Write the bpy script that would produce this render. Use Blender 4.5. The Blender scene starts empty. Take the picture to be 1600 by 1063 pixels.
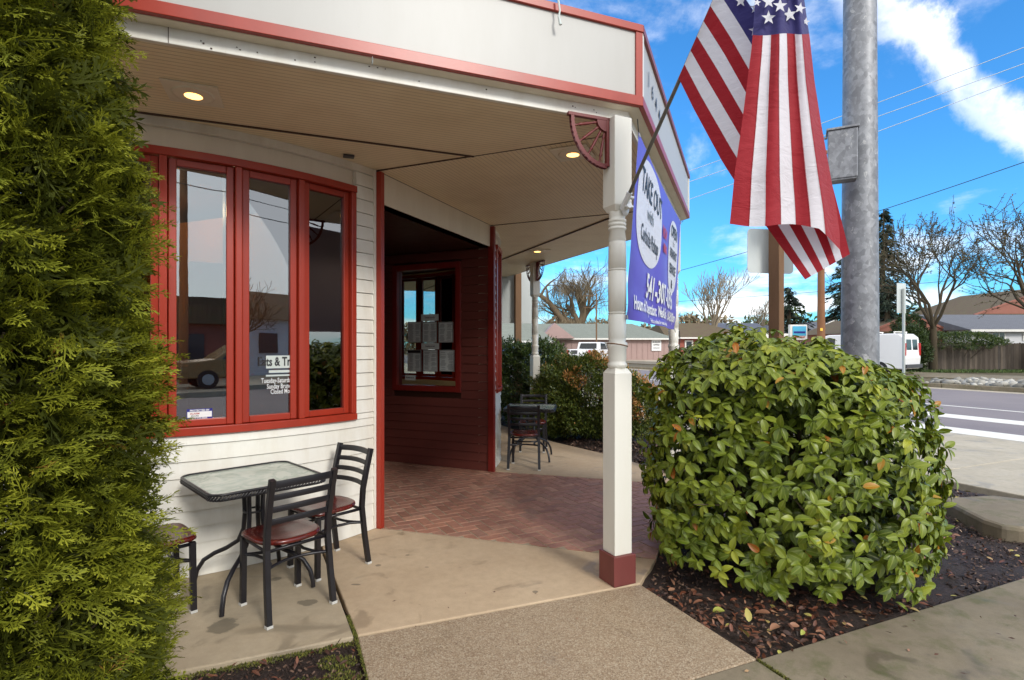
import bpy, bmesh, math, random
import numpy as np
from mathutils import Vector, Matrix
R = math.radians
random.seed(7); RNG = np.random.default_rng(11)
S = bpy.context.scene; COL = S.collection

# ------------------------------------------------------------ camera, sky, sun, exposure
F = 850.0; CH = 1.6                      # focal length in photo pixels, eye height
cam = bpy.data.cameras.new('camera'); cam.sensor_width = 36; cam.lens = 36*F/1600
cam.shift_y = 10.5/1600; cam.clip_start = .05; cam.clip_end = 3000
co = bpy.data.objects.new('camera', cam); COL.objects.link(co)
co.location = (0, 0, CH); co.rotation_euler = (R(90), 0, 0); S.camera = co

SUN_EL, SUN_AZ = 30, 145                 # degrees; azimuth clockwise from +Y
world = bpy.data.worlds.new('World'); S.world = world; world.use_nodes = True
def build_world():
    nt = world.node_tree; N = nt.nodes; L = nt.links; N.clear()
    out = N.new('ShaderNodeOutputWorld'); bg = N.new('ShaderNodeBackground')
    sky = N.new('ShaderNodeTexSky'); sky.sky_type = 'NISHITA'; sky.sun_disc = False
    sky.sun_elevation = R(SUN_EL); sky.sun_rotation = R(SUN_AZ); sky.air_density = 1.0; sky.dust_density = .6; sky.ozone_density = 3.0
    tc = N.new('ShaderNodeTexCoord')
    def math_(op, a, b=None, c=None, clamp=False):
        m = N.new('ShaderNodeMath'); m.operation = op; m.use_clamp = clamp
        for i, v in enumerate((a, b, c)):
            if v is None: continue
            if isinstance(v, (int, float)): m.inputs[i].default_value = v
            else: L.new(v, m.inputs[i])
        return m.outputs[0]
    def vdot(vec):
        m = N.new('ShaderNodeVectorMath'); m.operation = 'DOT_PRODUCT'; L.new(tc.outputs['Generated'], m.inputs[0]); m.inputs[1].default_value = vec
        return m.outputs['Value']
    sep = N.new('ShaderNodeSeparateXYZ'); L.new(tc.outputs['Generated'], sep.inputs[0])
    zc = math_('MAXIMUM', sep.outputs['Z'], 0.0)
    den = math_('ADD', zc, .16)
    cx = math_('DIVIDE', sep.outputs['X'], den); cy = math_('DIVIDE', sep.outputs['Y'], den)
    cmb = N.new('ShaderNodeCombineXYZ'); L.new(cx, cmb.inputs[0]); L.new(cy, cmb.inputs[1])
    def noise(scale, detail, rough, vec, dist=0.0):
        n = N.new('ShaderNodeTexNoise'); n.inputs['Scale'].default_value = scale; n.inputs['Detail'].default_value = detail
        n.inputs['Roughness'].default_value = rough; n.inputs['Distortion'].default_value = dist; L.new(vec, n.inputs['Vector']); return n.outputs['Fac']
    n1 = noise(.8, 9, .58, cmb.outputs[0], .25); n2 = noise(6, 9, .62, tc.outputs['Generated'], .2)
    # general broken cloud, thickening towards the overcast part of the sky behind the camera (-Y) and above
    zen = N.new('ShaderNodeMapRange'); zen.interpolation_type = 'SMOOTHSTEP'; L.new(sep.outputs['Z'], zen.inputs[0]); zen.inputs[1].default_value = .58; zen.inputs[2].default_value = .85; zen.inputs[4].default_value = .22
    bk = N.new('ShaderNodeMapRange'); bk.interpolation_type = 'SMOOTHSTEP'; L.new(sep.outputs['Y'], bk.inputs[0]); bk.inputs[1].default_value = .35; bk.inputs[2].default_value = -.35; bk.inputs[4].default_value = .30
    back = math_('MAXIMUM', zen.outputs[0], bk.outputs[0])
    horiz = math_('MULTIPLY', math_('SUBTRACT', 1.0, math_('MULTIPLY', zc, 2.6), clamp=True), .05)
    g = math_('ADD', math_('ADD', n1, back), horiz)
    n3 = math_('MULTIPLY_ADD', n2, .35, -.175)
    g = math_('ADD', g, n3)
    mr = N.new('ShaderNodeMapRange'); mr.interpolation_type = 'SMOOTHSTEP'; L.new(g, mr.inputs[0]); mr.inputs[1].default_value = .50; mr.inputs[2].default_value = .70
    # long streak of cloud high on the right
    d1 = Vector(((1385-800)/F, 1, (542-20)/F)).normalized(); d2 = Vector(((1610-800)/F, 1, (542-225)/F)).normalized()
    nn = d1.cross(d2).normalized(); mid = (d1+d2).normalized()
    off = math_('ABSOLUTE', math_('ADD', vdot(nn), math_('MULTIPLY_ADD', n2, .16, -.08)))
    st = N.new('ShaderNodeMapRange'); st.interpolation_type = 'SMOOTHSTEP'; L.new(off, st.inputs[0]); st.inputs[1].default_value = .037; st.inputs[2].default_value = .008
    lim = N.new('ShaderNodeMapRange'); lim.interpolation_type = 'SMOOTHSTEP'; L.new(vdot(mid), lim.inputs[0]); lim.inputs[1].default_value = .90; lim.inputs[2].default_value = .975
    sm = math_('MULTIPLY', math_('MULTIPLY', st.outputs[0], lim.outputs[0]), math_('MULTIPLY_ADD', n2, 3.2, -1.0, clamp=True))
    cl = math_('MAXIMUM', mr.outputs[0], sm)
    fade = N.new('ShaderNodeMapRange'); L.new(sep.outputs['Z'], fade.inputs[0]); fade.inputs[1].default_value = -.02; fade.inputs[2].default_value = .03
    cl = math_('MULTIPLY', math_('MULTIPLY', cl, fade.outputs[0]), .86)
    tint = N.new('ShaderNodeMix'); tint.data_type = 'RGBA'; tint.blend_type = 'MULTIPLY'; tint.inputs['Factor'].default_value = 1
    L.new(sky.outputs[0], tint.inputs['A']); tint.inputs['B'].default_value = SKY_TINT
    mx = N.new('ShaderNodeMix'); mx.data_type = 'RGBA'; L.new(cl, mx.inputs['Factor']); L.new(tint.outputs['Result'], mx.inputs['A']); mx.inputs['B'].default_value = CLOUD
    L.new(mx.outputs['Result'], bg.inputs['Color']); bg.inputs['Strength'].default_value = .15; L.new(bg.outputs[0], out.inputs[0])
SKY_TINT = (.21, .56, .80, 1); CLOUD = (5.2, 5.1, 5.0, 1)
build_world()
sl = bpy.data.lights.new('sun', 'SUN'); sl.energy = 1.0; sl.angle = R(12); sl.color = (1, .95, .88)
so = bpy.data.objects.new('sun', sl); COL.objects.link(so)
sd = Vector((math.sin(R(SUN_AZ))*math.cos(R(SUN_EL)), math.cos(R(SUN_AZ))*math.cos(R(SUN_EL)), math.sin(R(SUN_EL))))
so.rotation_euler = sd.to_track_quat('Z', 'Y').to_euler(); so.location = sd*50
S.view_settings.view_transform = 'Standard'; S.view_settings.look = 'None'; S.view_settings.exposure = 1.17; S.view_settings.gamma = 1
S.view_settings.use_curve_mapping = False
S.render.engine = 'CYCLES'; S.cycles.max_bounces = 7; S.cycles.diffuse_bounces = 5; S.cycles.glossy_bounces = 3; S.cycles.transparent_max_bounces = 10
S.cycles.caustics_reflective = False; S.cycles.caustics_refractive = False

# ------------------------------------------------------------ points from measurements
def at(px, py, Y): return Vector(((px-800)*Y/F, Y, CH-(py-542)*Y/F))
def onground(px, py, z=0.0):
    Y = F*(CH-z)/(py-542); return Vector(((px-800)*Y/F, Y, z))
def ray_plane(px, py, p0, n):
    d = Vector(((px-800)/F, 1, -(py-542)/F)); o = Vector((0, 0, CH)); t = (Vector(p0)-o).dot(n)/d.dot(n); return o+d*t
def U(a): return Vector((math.cos(R(a)), math.sin(R(a)), 0))
def NO(a): return Vector((math.sin(R(a)), -math.cos(R(a)), 0))

# ------------------------------------------------------------ materials
def srgb(r, g, b):
    f = lambda c: (c/12.92 if c <= .04045 else ((c+.055)/1.055)**2.4)
    return tuple(f(x/255) for x in (r, g, b))
class NB:
    def __init__(s, name):
        s.m = bpy.data.materials.new(name); s.m.use_nodes = True; s.t = s.m.node_tree; s.N = s.t.nodes; s.L = s.t.links
        s.b = s.N.get('Principled BSDF'); s.tc = s.N.new('ShaderNodeTexCoord')
    def n(s, typ, **kw):
        x = s.N.new(typ)
        for k, v in kw.items(): setattr(x, k, v)
        return x
    def link(s, a, b): s.L.new(a, b)
    def vec(s, scale=(1, 1, 1), rot=(0, 0, 0), coord='Object'):
        m = s.N.new('ShaderNodeMapping'); m.inputs['Scale'].default_value = scale; m.inputs['Rotation'].default_value = rot
        s.L.new(s.tc.outputs[coord], m.inputs[0]); return m.outputs[0]
    def noise(s, scale, detail=4, rough=.55, vec=None, dist=0):
        x = s.N.new('ShaderNodeTexNoise'); x.inputs['Scale'].default_value = scale; x.inputs['Detail'].default_value = detail
        x.inputs['Roughness'].default_value = rough; x.inputs['Distortion'].default_value = dist
        s.L.new(vec if vec is not None else s.tc.outputs['Object'], x.inputs['Vector']); return x.outputs['Fac']
    def ramp(s, fac, stops, interp='LINEAR'):
        x = s.N.new('ShaderNodeValToRGB'); cr = x.color_ramp; cr.interpolation = interp
        while len(cr.elements) > 1: cr.elements.remove(cr.elements[0])
        cr.elements[0].position = stops[0][0]; cr.elements[0].color = (*stops[0][1], 1) if not isinstance(stops[0][1], (int, float)) else (*[stops[0][1]]*3, 1)
        for p, c in stops[1:]:
            e = cr.elements.new(p); e.color = (*c, 1) if not isinstance(c, (int, float)) else (c, c, c, 1)
        s.L.new(fac, x.inputs[0]); return x.outputs[0]
    def mix(s, fac, a, b, blend='MIX'):
        x = s.N.new('ShaderNodeMix'); x.data_type = 'RGBA'; x.blend_type = blend
        for v, k in ((fac, 'Factor'), (a, 'A'), (b, 'B')):
            if isinstance(v, (int, float)):
                if k == 'Factor': x.inputs[k].default_value = v
                else: x.inputs[k].default_value = (v, v, v, 1)
            elif isinstance(v, (tuple, list)): x.inputs[k].default_value = (*v[:3], 1)
            else: s.L.new(v, x.inputs[k])
        return x.outputs['Result']
    def math(s, op, a, b=None, clamp=False):
        m = s.N.new('ShaderNodeMath'); m.operation = op; m.use_clamp = clamp
        for i, v in enumerate((a, b)):
            if v is None: continue
            if isinstance(v, (int, float)): m.inputs[i].default_value = v
            else: s.L.new(v, m.inputs[i])
        return m.outputs[0]
    def bump(s, h, strength=.3, dist=.01):
        x = s.N.new('ShaderNodeBump'); x.inputs['Strength'].default_value = strength; x.inputs['Distance'].default_value = dist
        s.L.new(h, x.inputs['Height']); s.L.new(x.outputs[0], s.b.inputs['Normal'])
    def col(s, c):
        if isinstance(c, (tuple, list)): s.b.inputs['Base Color'].default_value = (*c[:3], 1)
        else: s.L.new(c, s.b.inputs['Base Color'])
    def rough(s, v):
        if isinstance(v, (int, float)): s.b.inputs['Roughness'].default_value = v
        else: s.L.new(v, s.b.inputs['Roughness'])
def simple(name, c, rough=.5, metal=0, var=.12, scale=6, bump=0, bscale=40, spec=None, rvar=.1):
    k = NB(name); n = k.noise(scale, 5); k.col(k.mix(n, tuple(x*(1-var) for x in c), tuple(min(1, x*(1+var)) for x in c)))
    r = k.noise(scale*3, 3); x = k.N.new('ShaderNodeMapRange'); k.link(r, x.inputs[0]); x.inputs[3].default_value = max(0.02, rough-rvar); x.inputs[4].default_value = min(1, rough+rvar); k.rough(x.outputs[0])
    k.b.inputs['Metallic'].default_value = metal
    if spec is not None: k.b.inputs['Specular IOR Level'].default_value = spec
    if bump: k.bump(k.noise(bscale, 6), bump, .004)
    return k.m
def paint(name, c, dirt, rough=.45, streak=.7, amt=.5):
    """painted timber: faint brush relief, grime and streaks"""
    k = NB(name); v = k.vec((1, 1, .25)); a = k.noise(5, 7, .65, v); b = k.noise(38, 5, .6)
    f = k.ramp(a, [(.42, 0.0), (.78, amt)]); base = k.mix(f, c, dirt)
    f2 = k.ramp(b, [(.66, 0.0), (.74, streak)]); g = k.noise(2.2, 3); f3 = k.math('MULTIPLY', f2, k.ramp(g, [(.5, 0.0), (.7, 1.0)]))
    k.col(k.mix(f3, base, tuple(x*.55 for x in dirt))); k.rough(rough)
    k.bump(k.noise(90, 4, .6, k.vec((.3, .3, 1))), .12, .002); return k.m
M = {}
CREAM = srgb(229, 227, 218)
M['white'] = paint('white_paint', CREAM, srgb(188, 176, 150), .42)
M['white_smooth'] = paint('white_post_paint', srgb(222, 220, 210), srgb(186, 178, 154), .35, .25, .22)
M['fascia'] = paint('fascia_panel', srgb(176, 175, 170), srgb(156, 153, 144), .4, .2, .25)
M['red'] = paint('red_paint', (.35, .032, .013), (.20, .022, .012), .34, .3, .45)
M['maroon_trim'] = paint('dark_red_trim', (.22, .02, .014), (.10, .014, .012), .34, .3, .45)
M['maroon'] = paint('maroon_siding', (.15, .040, .030), (.09, .030, .024), .42, .3, .4)
M['maroon_base'] = paint('maroon_base', srgb(116, 58, 54), srgb(80, 42, 38), .5, .4, .4)
M['bracket'] = paint('bracket_red', srgb(112, 38, 36), srgb(70, 28, 28), .45)
def bead(name, ang, pitch=.041):
    k = NB(name); v = k.vec((1, 1, 1), (0, 0, R(-ang)))
    sp = k.n('ShaderNodeSeparateXYZ'); k.link(v, sp.inputs[0])
    fr = k.math('FRACT', k.math('DIVIDE', sp.outputs['Y'], pitch)); d = k.math('ABSOLUTE', k.math('SUBTRACT', fr, .5))
    g = k.ramp(d, [(0, 0.0), (.40, 0.0), (.46, 1.0), (.5, 1.0)])
    n = k.noise(3, 6); base = k.mix(k.ramp(n, [(.4, 0.0), (.75, .5)]), srgb(240, 224, 192), srgb(216, 196, 160))
    k.col(k.mix(k.math('MULTIPLY', g, .45), base, srgb(120, 106, 86))); k.rough(.5)
    k.bump(k.math('SUBTRACT', 1.0, g), .6, .006); return k.m
M['bead_front'] = bead('beadboard_front', 21.3); M['bead_corner'] = bead('beadboard_corner', 67); M['bead_back'] = bead('beadboard_back', 113.5)
M['soffit_plain'] = paint('soffit_plain', srgb(228, 219, 200), srgb(200, 188, 164), .5, .2, .4)
M['seam'] = simple('seam_dark', srgb(70, 50, 40), .8)
M['black_metal'] = simple('black_powder_coat', (.012, .011, .014), .32, .0, .2, 8, .15, 300, rvar=.08)
M['glide'] = simple('plastic_glide', (.55, .55, .52), .4)
def seatwood():
    k = NB('dark_red_seat_wood'); v = k.vec((1, 9, 1)); n = k.noise(7, 7, .65, v, .6)
    k.col(k.ramp(n, [(.3, (.03, .005, .004)), (.55, (.11, .011, .007)), (.8, (.20, .02, .012))])); k.rough(.24)
    k.b.inputs['Coat Weight'].default_value = .15; k.b.inputs['Coat Roughness'].default_value = .12; return k.m
M['seat'] = seatwood()
def tableglass():
    k = NB('frosted_table_glass'); n = k.noise(3.2, 3, .5, None, 2.6); s = k.ramp(n, [(.40, .0), (.5, .7), (.56, 0.0)])
    k.col(k.mix(s, srgb(176, 184, 172), srgb(120, 142, 128))); k.rough(.16); k.b.inputs['Specular IOR Level'].default_value = .8
    k.bump(n, .25, .01); return k.m
M['table_glass'] = tableglass()
def concrete(name, c1, c2, agg=0, stain=.5, moss=0, spots=()):
    k = NB(name); a = k.noise(1.1, 8, .62, None, .3); b = k.noise(13, 8, .7); c = k.noise(160, 3, .6)
    base = k.mix(k.ramp(a, [(.3, 0.0), (.7, 1.0)]), c1, c2)
    base = k.mix(k.ramp(b, [(.35, 0.0), (.8, .45)]), base, tuple(x*.6 for x in c1))
    st = k.noise(2.6, 5, .5, None, 1.2); base = k.mix(k.math('MULTIPLY', k.ramp(st, [(.60, 0.0), (.68, 1.0)]), stain), base, tuple(x*.38 for x in c1))
    if agg:
        v = k.n('ShaderNodeTexVoronoi'); v.inputs['Scale'].default_value = 150; k.link(k.tc.outputs['Object'], v.inputs['Vector'])
        w = k.n('ShaderNodeSeparateColor'); k.link(v.outputs['Color'], w.inputs[0])
        sc = k.ramp(w.outputs[0], [(0, srgb(110, 88, 68)), (.3, srgb(160, 138, 112)), (.62, srgb(190, 170, 142)), (.9, srgb(226, 212, 186))])
        base = k.mix(agg, base, sc)
        sp = k.noise(9, 5, .7); base = k.mix(k.ramp(sp, [(.55, 0.0), (.75, .35)]), base, srgb(120, 84, 56))
        k.bump(v.outputs['Distance'], .35, .006)
    else: 
        fn_ = k.noise(420, 2, .5); base = k.mix(k.ramp(fn_, [(.25, .35), (.45, 0.0)]), base, tuple(x*.45 for x in c1)); base = k.mix(k.ramp(fn_, [(.6, 0.0), (.8, .35)]), base, tuple(min(1, x*1.5) for x in c2))
        k.bump(k.math('ADD', k.math('MULTIPLY', b, .6), c), .3, .004)
    base = k.mix(k.ramp(c, [(.3, 0.0), (.9, .3)]), base, tuple(x*.5 for x in c1))
    if moss:
        m = k.noise(5, 7, .7); base = k.mix(k.math('MULTIPLY', k.ramp(m, [(.5, 0.0), (.66, 1.0)]), moss), base, srgb(78, 84, 40))
    for (sx_, sy_, sr, sc_) in spots:
        sb = k.n('ShaderNodeVectorMath', operation='SUBTRACT'); k.link(k.tc.outputs['Object'], sb.inputs[0]); sb.inputs[1].default_value = (sx_, sy_-4, 0); ml = k.n('ShaderNodeVectorMath', operation='MULTIPLY'); k.link(sb.outputs[0], ml.inputs[0]); ml.inputs[1].default_value = (1, sc_, 0)
        ln = k.n('ShaderNodeVectorMath', operation='LENGTH'); k.link(ml.outputs[0], ln.inputs[0]); dd = k.math('ADD', ln.outputs['Value'], k.math('MULTIPLY', k.math('SUBTRACT', k.noise(11, 4, .6), .5), sr*1.6))
        mr_ = k.n('ShaderNodeMapRange', interpolation_type='SMOOTHSTEP'); k.link(dd, mr_.inputs[0]); mr_.inputs[1].default_value = sr; mr_.inputs[2].default_value = sr*.8; mr_.inputs[4].default_value = .62
        base = k.mix(mr_.outputs[0], base, srgb(86, 80, 66))
    k.col(base); k.rough(k.ramp(st, [(.5, .82), (.72, .45)])); return k.m
M['concrete'] = concrete('smooth_concrete', srgb(186, 162, 132), srgb(206, 184, 154), spots=((-1.12, 4.10, .028, 2), (-.98, 3.98, .022, 1), (-.80, 4.18, .02, 1.5), (-.62, 3.95, .018, 2), (-1.25, 3.72, .04, 2.6), (-1.05, 3.66, .035, 3), (.15, 3.55, .02, 1), (.30, 7.05, .03, 2), (.52, 7.3, .04, 2), (.05, 7.6, .03, 2)))
M['concrete_table'] = concrete('worn_concrete', srgb(172, 156, 130), srgb(192, 176, 150), stain=.5, spots=((-1.66, 3.12, .085, 1.0), (-1.28, 3.40, .075, 1.6), (-1.1, 3.62, .03, 1), (-1.62, 3.75, .04, 1)))
M['aggregate'] = concrete('exposed_aggregate', srgb(142, 122, 98), srgb(160, 140, 114), agg=.36, stain=.15)
M['sidewalk'] = concrete('sidewalk_concrete', srgb(176, 166, 146), srgb(198, 188, 168), stain=.3, moss=.15)
M['sidewalk_old'] = concrete('mossy_sidewalk_concrete', srgb(118, 106, 86), srgb(150, 138, 116), stain=.5, moss=.55)
M['mortar'] = concrete('brick_mortar', srgb(168, 152, 128), srgb(184, 168, 144))
def brickmat():
    k = NB('paving_brick'); oi = k.n('ShaderNodeObjectInfo'); n = k.noise(14, 7, .7); at_ = k.n('ShaderNodeAttribute', attribute_name='var')
    r = k.math('FRACT', k.math('ADD', oi.outputs['Random'], at_.outputs['Fac']))
    c = k.ramp(r, [(0, srgb(158, 112, 92)), (.3, srgb(184, 132, 108)), (.6, srgb(172, 122, 102)), (.85, srgb(196, 148, 122)), (1, srgb(152, 114, 98))])
    c = k.mix(k.ramp(n, [(.35, 0.0), (.8, .6)]), c, srgb(100, 76, 70)); big = k.noise(.9, 5, .6, k.vec(coord='Object'))
    k.col(c); k.rough(k.ramp(n, [(.3, .42), (.7, .7)])); k.bump(n, .3, .004); return k.m
M['brick'] = brickmat()
def asphalt():
    k = NB('asphalt'); a = k.noise(.35, 8, .6); b = k.noise(60, 4, .7)
    k.col(k.mix(k.ramp(b, [(.3, 0.0), (.75, .6)]), k.mix(k.ramp(a, [(.35, 0.0), (.7, 1.0)]), srgb(106, 100, 106), srgb(126, 118, 120)), srgb(150, 142, 140))); k.rough(.85); k.bump(b, .3, .005); return k.m
M['asphalt'] = asphalt()
M['road_paint'] = simple('road_paint', srgb(226, 224, 214), .6, 0, .18, 9, .1)
def mulch():
    k = NB('dark_mulch'); a = k.noise(45, 7, .75); b = k.noise(3, 5)
    k.col(k.mix(k.ramp(b, [(.45, 0.0), (.7, .7)]), k.ramp(a, [(.3, (.012, .007, .006)), (.55, (.038, .021, .016)), (.8, (.10, .055, .038))]), (.03, .02, .012))); k.rough(.75); k.bump(a, .9, .02); return k.m
M['mulch'] = mulch()
M['soil'] = simple('base_soil', srgb(92, 84, 62), .95, 0, .3, .4, .3, 10)
def attrramp(name, stops, rough=.5, trans=0, back=None, bumpn=0, spec=.5, mid=False):
    """colour from the per-face attribute 'var' (each leaf or chip its own shade)"""
    k = NB(name); a = k.n('ShaderNodeAttribute', attribute_name='var'); c = k.ramp(a.outputs['Fac'], stops)
    if mid:
        uv = k.n('ShaderNodeAttribute', attribute_name='mid'); f = k.ramp(uv.outputs['Fac'], [(0, .55), (.08, .2), (.2, 0.0), (.85, 0.0), (1, .28)]); c = k.mix(f, c, srgb(168, 172, 84))
    k.col(c); k.rough(rough); k.b.inputs['Specular IOR Level'].default_value = spec
    if trans:
        tr = k.n('ShaderNodeBsdfTranslucent'); k.link(c, tr.inputs[0]); mx = k.n('ShaderNodeMixShader'); mx.inputs[0].default_value = trans
        o = k.N.get('Material Output'); k.link(k.b.outputs[0], mx.inputs[1]); k.link(tr.outputs[0], mx.inputs[2]); k.link(mx.outputs[0], o.inputs[0])
    return k.m
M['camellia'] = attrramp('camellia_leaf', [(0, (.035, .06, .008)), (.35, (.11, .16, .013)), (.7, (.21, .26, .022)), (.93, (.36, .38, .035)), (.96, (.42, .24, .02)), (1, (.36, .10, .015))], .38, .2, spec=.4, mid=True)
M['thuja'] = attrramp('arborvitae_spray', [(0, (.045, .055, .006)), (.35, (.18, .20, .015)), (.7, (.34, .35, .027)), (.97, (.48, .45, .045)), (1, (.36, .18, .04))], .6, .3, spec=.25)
M['pieris'] = attrramp('shrub_leaf_green_orange', [(0, (.04, .07, .014)), (.45, (.13, .17, .025)), (.62, (.26, .26, .04)), (.75, (.50, .27, .08)), (1, (.62, .27, .10))], .45, .2)
M['laurel'] = attrramp('dark_shrub_leaf', [(0, (.025, .045, .012)), (.6, (.08, .125, .028)), (1, (.17, .22, .05))], .35, .15)
M['fir'] = attrramp('fir_needles', [(0, (.010, .020, .012)), (.6, (.025, .045, .024)), (1, (.055, .085, .04))], .7)
M['moss_leaf'] = attrramp('mossy_twig_leaf', [(0, (.03, .035, .014)), (.6, (.08, .075, .03)), (1, (.15, .11, .05))], .7)
M['willow'] = attrramp('willow_twigs', [(0, (.10, .07, .04)), (.6, (.22, .17, .10)), (1, (.33, .27, .17))], .8)
M['litter'] = attrramp('fallen_leaves', [(0, (.025, .012, .008)), (.4, (.07, .028, .016)), (.7, (.17, .055, .026)), (.84, (.32, .17, .10)), (.93, (.40, .38, .08)), (1, (.22, .30, .04))], .6)
M['chips'] = attrramp('mulch_chips', [(0, (.014, .009, .007)), (.6, (.06, .032, .022)), (.9, (.15, .085, .055)), (1, (.36, .25, .17))], .7)
M['moss'] = attrramp('moss_tufts', [(0, (.05, .06, .01)), (.6, (.13, .14, .02)), (1, (.24, .22, .04))], .9)
M['grassm'] = attrramp('grass_blades', [(0, (.03, .06, .012)), (.6, (.08, .14, .03)), (1, (.15, .2, .05))], .7)
M['rock'] = attrramp('river_rock', [(0, srgb(104, 102, 96)), (.5, srgb(150, 147, 138)), (1, srgb(190, 187, 178))], .7)
def bark(name, c1, c2, sc=8):
    k = NB(name); n = k.noise(sc, 7, .7, k.vec((1, 1, .2))); k.col(k.mix(n, c1, c2)); k.rough(.9); k.bump(n, .6, .02); return k.m
M['bark'] = bark('tree_bark', srgb(52, 44, 34), srgb(98, 86, 64)); M['bark_pale'] = bark('pale_bark', srgb(120, 108, 90), srgb(164, 150, 128)); M['bark_willow'] = bark('willow_bark', srgb(78, 66, 50), srgb(122, 104, 80))
def fencem():
    k = NB('grey_fence_wood'); oi = k.n('ShaderNodeObjectInfo'); n = k.noise(3, 7, .7, k.vec((1, 1, .25))); c = k.ramp(oi.outputs['Random'], [(0, srgb(84, 74, 66)), (.5, srgb(112, 100, 90)), (.8, srgb(132, 118, 104)), (1, srgb(92, 86, 82))])
    k.col(k.mix(k.ramp(n, [(.35, 0.0), (.75, .7)]), c, srgb(64, 58, 46))); k.rough(.9); k.bump(n, .4, .01); return k.m
M['fence_wood'] = fencem()
M['wood_post'] = bark('weathered_wood_post', srgb(98, 72, 50), srgb(140, 108, 80), 6)
M['pole_wood'] = bark('utility_pole_wood', srgb(110, 72, 48), srgb(150, 108, 76), 5)

def galv():
    k = NB('galvanised_steel'); v = k.n('ShaderNodeTexVoronoi'); v.inputs['Scale'].default_value = 26; k.link(k.vec((1, 1, .7)), v.inputs['Vector']); w = k.n('ShaderNodeSeparateColor'); k.link(v.outputs['Color'], w.inputs[0])
    n = k.noise(7, 7, .7, None, .4); c = k.mix(w.outputs[0], srgb(118, 120, 124), srgb(150, 152, 156)); sp = k.noise(13, 6, .72, k.vec((1, 1, .8)), .5)
    c = k.mix(k.ramp(sp, [(.60, 0.0), (.66, .75)]), c, srgb(196, 196, 194)); c = k.mix(k.ramp(n, [(.35, .55), (.55, 0.0)]), c, srgb(96, 96, 100)); k.col(c)
    k.b.inputs['Metallic'].default_value = .35; k.rough(k.ramp(n, [(.3, .42), (.7, .62)])); k.bump(sp, .1, .003); return k.m
M['galv'] = galv()
M['alu'] = simple('dull_aluminium', srgb(176, 180, 176), .45, .4, .08, 4)
M['alu_back'] = simple('sign_back_aluminium', srgb(196, 202, 200), .4, .2, .05, 2)
M['pole_grey'] = simple('flag_pole_metal', srgb(112, 110, 104), .35, .6, .1)
M['bracket_white'] = simple('cast_white_bracket', srgb(216, 218, 220), .35, .3, .05)
def cloth(name, c, rough=.75, trans=.25):
    k = NB(name); n = k.noise(4, 5); c1 = k.mix(n, tuple(x*.9 for x in c), c); k.col(c1); k.rough(rough); k.b.inputs['Sheen Weight'].default_value = .2
    w = k.n('ShaderNodeTexWave'); w.inputs['Scale'].default_value = 120; k.link(k.tc.outputs['Object'], w.inputs['Vector']); wr_ = k.math('ADD', k.noise(7, 5, .6, k.vec((1, 1, 2.2)), .8), k.math('MULTIPLY', w.outputs['Fac'], .02)); k.bump(wr_, .55, .018)
    tr = k.n('ShaderNodeBsdfTranslucent'); k.link(c1, tr.inputs[0]); mx = k.n('ShaderNodeMixShader'); mx.inputs[0].default_value = trans
    o = k.N.get('Material Output'); k.link(k.b.outputs[0], mx.inputs[1]); k.link(tr.outputs[0], mx.inputs[2]); k.link(mx.outputs[0], o.inputs[0]); return k.m
M['f_red'] = cloth('flag_red', (.36, .004, .014)); M['f_white'] = cloth('flag_white', (.80, .78, .82)); M['f_blue'] = cloth('flag_blue', (.035, .03, .16)); M['f_star'] = cloth('flag_star', (.82, .82, .85))
M['b_purple'] = cloth('banner_purple', srgb(88, 76, 186), .35, .1)
def banner_back():
    k = NB('banner_purple_print'); g = k.n('ShaderNodeNewGeometry'); n = k.noise(4, 4); c = k.mix(n, srgb(80, 68, 178), srgb(98, 86, 196))
    k.col(k.mix(g.outputs['Backfacing'], c, srgb(176, 174, 200))); k.rough(.38); return k.m
M['b_purple'] = banner_back()
M['b_white'] = cloth('banner_white', srgb(226, 226, 234), .35, .1)
M['ink'] = simple('black_ink', (.02, .02, .024), .5); M['ink_red'] = simple('red_ink', (.45, .03, .03), .5); M['ink_blue'] = simple('blue_ink', (.02, .02, .22), .4)
M['ink_white'] = simple('white_ink', (.8, .8, .8), .4, var=.02); M['paper'] = simple('paper', srgb(196, 204, 200), .5, var=.05); M['ink_grey'] = simple('grey_print', (.16, .18, .19), .6)
def glass(name, ior=1.75, tintc=(.75, .8, .8), rough=0.0):
    k = NB(name); k.N.remove(k.b); o = k.N.get('Material Output'); fr = k.n('ShaderNodeFresnel'); fr.inputs[0].default_value = ior
    g = k.n('ShaderNodeBsdfGlossy'); g.inputs['Roughness'].default_value = rough; t = k.n('ShaderNodeBsdfTransparent'); t.inputs[0].default_value = (*tintc, 1)
    bn = k.n('ShaderNodeBump'); bn.inputs['Strength'].default_value = .02; bn.inputs['Distance'].default_value = .01; k.link(k.noise(2.5, 2), bn.inputs['Height']); k.link(bn.outputs[0], g.inputs['Normal'])
    mx = k.n('ShaderNodeMixShader'); k.link(fr.outputs[0], mx.inputs[0]); k.link(t.outputs[0], mx.inputs[1]); k.link(g.outputs[0], mx.inputs[2]); k.link(mx.outputs[0], o.inputs[0]); return k.m
M['glass'] = glass('window_glass', 2.9, (.62, .64, .62)); M['glass_dark'] = glass('recess_glass', 1.45, (.8, .82, .8))
M['car_glass'] = simple('car_glass', (.015, .018, .02), .08, var=0.0, rvar=.02)
def emis(name, c, s):
    k = NB(name); k.b.inputs['Base Color'].default_value = (*c, 1); k.b.inputs['Emission Color'].default_value = (*c, 1); k.b.inputs['Emission Strength'].default_value = s; return k.m
M['lamp'] = emis('warm_lamp', (1, .52, .14), 2.0); M['lamp_in'] = emis('warm_lamp_inside', (1, .66, .34), 3)
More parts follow.
